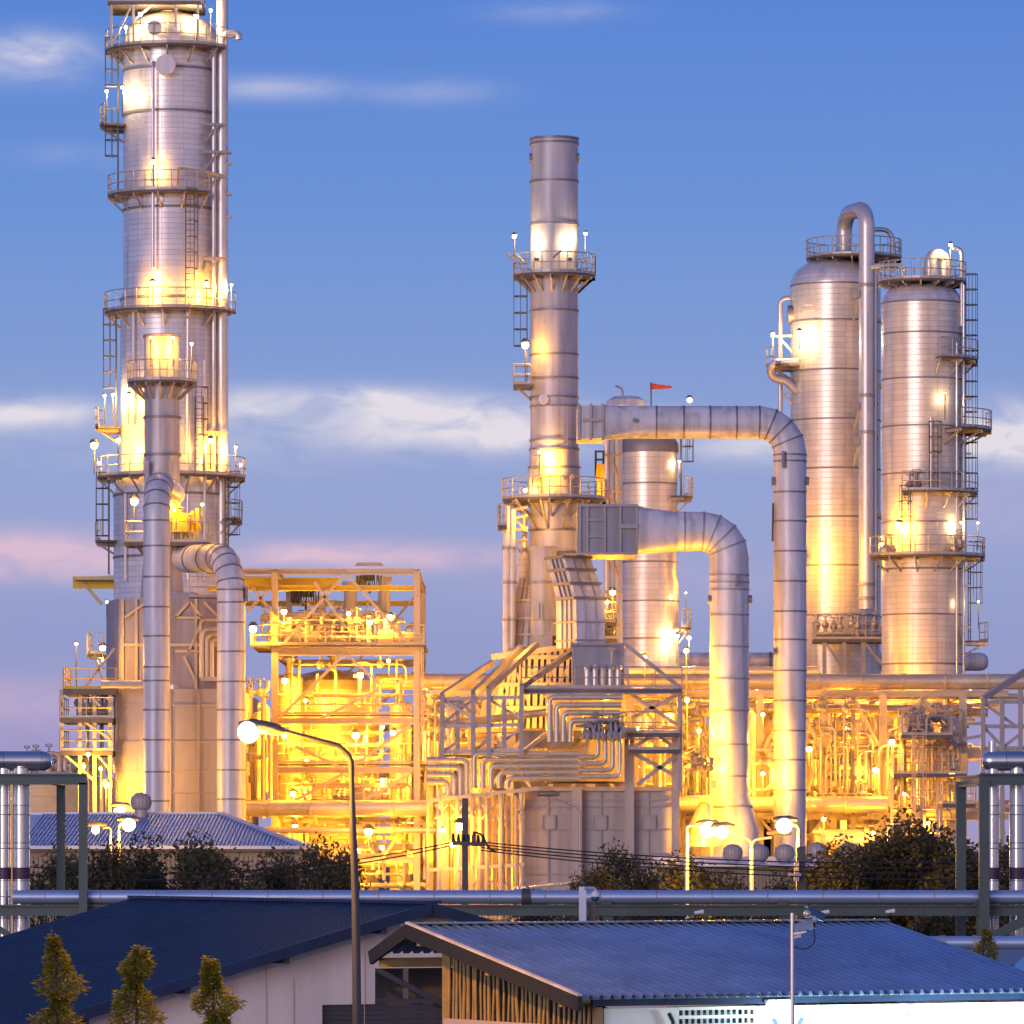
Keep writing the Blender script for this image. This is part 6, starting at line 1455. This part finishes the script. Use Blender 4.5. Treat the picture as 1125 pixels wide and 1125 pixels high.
def sq(w, z, o=.36): q = Lp+dr*o+de*w; return Vector((q.x,q.y,z))
H.add('board', MB().hexa([sq(.38,3.6),sq(4.85,3.6),sq(4.85,3.6,.40),sq(.38,3.6,.40)],[sq(.38,4.99),sq(4.85,4.99),sq(4.85,4.99,.40),sq(.38,4.99,.40)]), 'sign')
mb = MB()
for wa, wb in ((2.93,3.13),(3.36,3.19)): mb.hexa([sq(wb,4.5,.345),sq(wb+.12,4.5,.345),sq(wb+.12,4.5,.358),sq(wb,4.5,.358)],[sq(wa,4.87,.345),sq(wa+.09,4.87,.345),sq(wa+.09,4.87,.358),sq(wa,4.87,.358)])
H.add('logo', mb, 'ink')
# lit front wall under the eave
def fw(u, z, w=4.88): q = Lp+dr*u+de*w; return Vector((q.x,q.y,z))
zt = sf(0,4.9).z-.12
u0, u1, u2, u3 = .55, 1.75, 3.0, 7.85
T.add('front_wall', MB().hexa([fw(u0,0),fw(u1,0),fw(u1,0,4.78),fw(u0,0,4.78)],[fw(u0,zt-.1),fw(u1,zt-.1),fw(u1,zt-.1,4.78),fw(u0,zt-.1,4.78)]).hexa([fw(u2,0),fw(u3,0),fw(u3,0,4.78),fw(u2,0,4.78)],[fw(u2,zt-.1),fw(u3,zt-.1),fw(u3,zt-.1,4.78),fw(u2,zt-.1,4.78)]).hexa([fw(u1,0),fw(u2,0),fw(u2,0,4.78),fw(u1,0,4.78)],[fw(u1,zt-.75),fw(u2,zt-.75),fw(u2,zt-.75,4.78),fw(u1,zt-.75,4.78)]), 'whitewall')
T.add('fascia_beam', MB().bar(sf(.3,4.98,-.12),sf(7.95,4.98,-.12),.06,.09), 'navy')
mb = MB()
for i in range(14):
    u = u1+(u2-u1)*i/13; mb.bar(fw(u,zt-.75,4.85),fw(u,zt-.1,4.85),.035)
for j in range(6): mb.bar(fw(u1,zt-.72+.12*j,4.86),fw(u2,zt-.72+.12*j,4.86),.045)
T.add('vent_grille', mb, 'whitewall')
T.add('grille_backing', MB().hexa([fw(u1,zt-.75,4.6),fw(u2,zt-.75,4.6),fw(u2,zt-.75,4.55),fw(u1,zt-.75,4.55)],[fw(u1,zt-.1,4.6),fw(u2,zt-.1,4.6),fw(u2,zt-.1,4.55),fw(u1,zt-.1,4.55)]), 'camblue')
mb = MB(); mb.tube(bend([fw(1.55,zt-.18,4.95),fw(1.62,zt-.3,4.95),fw(1.6,zt-.8,4.95)],.06),.03,6); mb.tube(bend([fw(2.5,zt-.7,4.95),fw(2.3,zt-.55,4.95),fw(2.15,zt-.9,4.95)],.06),.02,6); T.add('cable', mb, 'wire')
q = sf(3.6,4.55,-.3)
mb = MB()
for i in range(60): pass
H2 = T.add('strip_light', MB().bar(sf(3.05,5.08,-.12),sf(3.45,5.08,-.12),.1,.05), 'whitewall'); T.add('tube', MB().tube([sf(3.07,5.08,-.16),sf(3.43,5.08,-.16)],.035,8), 'cbulb', H2)
for u, w_ in ((3.3,40),(4.3,34),(5.5,34),(6.3,30),(7.2,30)): T.light(sf(u,5.6,-.5), w_, COOL, .1)
mb = MB()
for wa, wb in ((3.25,3.42),(3.72,3.55)): mb.hexa([fw(wb,zt-.6,4.9),fw(wb+.07,zt-.6,4.9),fw(wb+.07,zt-.6,4.885),fw(wb,zt-.6,4.885)],[fw(wa,zt-.28,4.9),fw(wa+.07,zt-.28,4.9),fw(wa+.07,zt-.28,4.885),fw(wa,zt-.28,4.885)])
T.add('wall_marking', mb, 'ink')
T.add('wall_cowl', MB().tube([fw(5.6,zt-.35,4.95)-Vector((0,0,.25)),fw(5.6,zt-.35,4.95),fw(5.6,zt-.3,5.15)],.13,14), 'duct')

# cctv pole
Yc = 71
T = Thing('camera_pole', 'slim grey pole carrying two blue surveillance cameras in front of the blue shed roof', 'camera pole', (X(870.5,Yc),Yc,0))
T.add('pole', MB().tube([(X(870.5,Yc),Yc,0),P(870.5,1003,Yc)],.028,10), 'pipe2')
def cctv(c, d, ln, w, h):
    d = Vector(d).normalized(); c = Vector(c)
    o = T.add('camera', MB().bar(c-d*ln/2,c+d*ln/2,w,h), 'camblue'); T.add('sun_shield', MB().bar(c-d*ln*.46+Vector((0,0,h*.56)),c+d*ln*.62+Vector((0,0,h*.56)),w*1.25,.018), 'camblue', o)
    T.add('lens', MB().tube([c+d*ln*.5,c+d*ln*.54],h*.3,12), 'black', o); return o
cctv(P(884,1018,Yc-.1), (.95,-.3,.16), .26, .1, .09); cctv(P(896,1004.5,Yc+.05), (-.9,-.3,.42), .24, .09, .09)
b = MB(); b.bar(P(871,1026,Yc),P(886,1023,Yc-.08),.03); b.tube([P(886,1022,Yc-.08),P(884,1019,Yc-.1)],.02,6); b.bar(P(871,1030,Yc),P(880,1028,Yc),.035); b.tube([P(897,1012,Yc),P(893,1007,Yc)],.03,8); b.tube([P(871,1010,Yc),P(890,1014,Yc)],.015,6); b.ball(P(887,1004,Yc),.055,10)
T.add('bracket', b, 'pipe2'); T.add('cable', MB().tube(bend([P(894,1020,Yc-.1),P(896,1036,Yc-.1),P(884,1044,Yc-.1),P(873,1040,Yc)],.12),.008,5), 'wire')

# the curved street lamp
Yl = 75; k = S(Yl)
T = Thing('street_lamp', 'tall dark street lamp with a long curved arm and blazing head, nearest the viewer', 'lamp', (X(394,Yl),Yl,0))
T.add('pole', MB().tube([(X(396,Yl),Yl,0),P(391,1000,Yl),P(387,880,Yl)],[.085,.058,.04],14), 'dark')
T.add('arm', MB().tube(bend([P(387,880,Yl),P(386,832,Yl),P(372,819,Yl),P(310,803,Yl)],.22,8),[.04]*10+[.035]*8 if False else .036,10), 'dark')
T.add('lamp_head', MB().tube([P(312,803.5,Yl),P(306,802,Yl),P(296,800,Yl),P(276,797,Yl),P(262,796,Yl)],[.04,.075,.09,.1,.04],12), 'lampdark')
T.add('bulb', MB().ball(P(273,804,Yl-.02),.15,16), 'bulb'); T.light(P(273,812,Yl-.1)-Vector((0,0,.2)), 700, SOD, .15)

# young trees at the lower left
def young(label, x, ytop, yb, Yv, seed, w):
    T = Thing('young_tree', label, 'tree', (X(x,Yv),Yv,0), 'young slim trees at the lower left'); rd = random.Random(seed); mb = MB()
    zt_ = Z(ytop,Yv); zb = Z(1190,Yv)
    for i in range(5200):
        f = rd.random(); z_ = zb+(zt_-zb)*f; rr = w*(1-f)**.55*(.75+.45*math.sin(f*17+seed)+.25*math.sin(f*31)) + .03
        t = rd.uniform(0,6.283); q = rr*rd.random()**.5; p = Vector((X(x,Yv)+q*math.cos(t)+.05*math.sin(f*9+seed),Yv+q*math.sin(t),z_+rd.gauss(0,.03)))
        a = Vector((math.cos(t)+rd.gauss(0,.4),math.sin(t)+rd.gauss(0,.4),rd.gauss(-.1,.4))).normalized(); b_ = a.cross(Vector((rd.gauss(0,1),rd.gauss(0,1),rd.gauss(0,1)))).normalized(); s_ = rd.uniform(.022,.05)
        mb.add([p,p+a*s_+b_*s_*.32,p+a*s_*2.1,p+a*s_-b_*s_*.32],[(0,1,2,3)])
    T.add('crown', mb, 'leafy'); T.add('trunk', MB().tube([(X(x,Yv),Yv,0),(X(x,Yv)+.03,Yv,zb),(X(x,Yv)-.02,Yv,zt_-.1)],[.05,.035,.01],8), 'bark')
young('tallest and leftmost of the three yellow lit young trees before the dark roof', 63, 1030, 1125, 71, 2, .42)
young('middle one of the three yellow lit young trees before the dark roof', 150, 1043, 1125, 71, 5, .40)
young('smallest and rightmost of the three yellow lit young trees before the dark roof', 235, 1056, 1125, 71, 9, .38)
young('small dark conifer at the right edge behind the shed roof', 1081, 1022, 1125, 98, 12, .34)
# dark roof behind the shed at the right
T = Thing('blue_roofed_hut', 'dark blue roofed hut peeping out behind the right end of the shed roof', 'hut', P(1090,1060,104))
T.add('roof', MB().hexa([P(1000,1063,101),P(1210,1063,101),P(1210,1046,108),P(1000,1046,108)],[P(1000,1060,101),P(1210,1060,101),P(1210,1043,108),P(1000,1043,108)]), 'navy'); T.add('wall', MB().box(X(1006,102),X(1200,102),102,107,0,Z(1062,102)), 'shedwall')
T = Thing('blue_roofed_hut', 'bright blue roof corner at the right edge just beyond the shed eave', 'hut', P(1125,1090,88)); T.add('roof', MB().hexa([P(1098,1078,88),P(1230,1078,86),P(1230,1058,92),P(1128,1050,92)],[P(1098,1076,88),P(1230,1076,86),P(1230,1056,92),P(1128,1048,92)]), 'blue'); T.add('wall', MB().box(X(1112,88.5),X(1220,88.5),88.5,91,0,Z(1079,88.5)), 'shedwall')
for x, y, yy, lb in ((906,1002,122,'small white lamp under the line pipe right of the surveillance cameras'),(978,1001,122,'small white lamp under the line pipe above the shed ridge end'),(768,1002,122,'small white lamp under the line pipe right of the yellow lamp post')):
    H = Thing('batten_lamp', lb, 'lamp', P(x,y,yy)); H.add('housing', MB().tube([P(x-5,y+1,yy),P(x+5,y-.5,yy)],[.035,.05],8), 'whitewall'); H.add('hanger', MB().bar(P(x,y,yy+.05),P(x,1006,129.7),.03), 'steel')
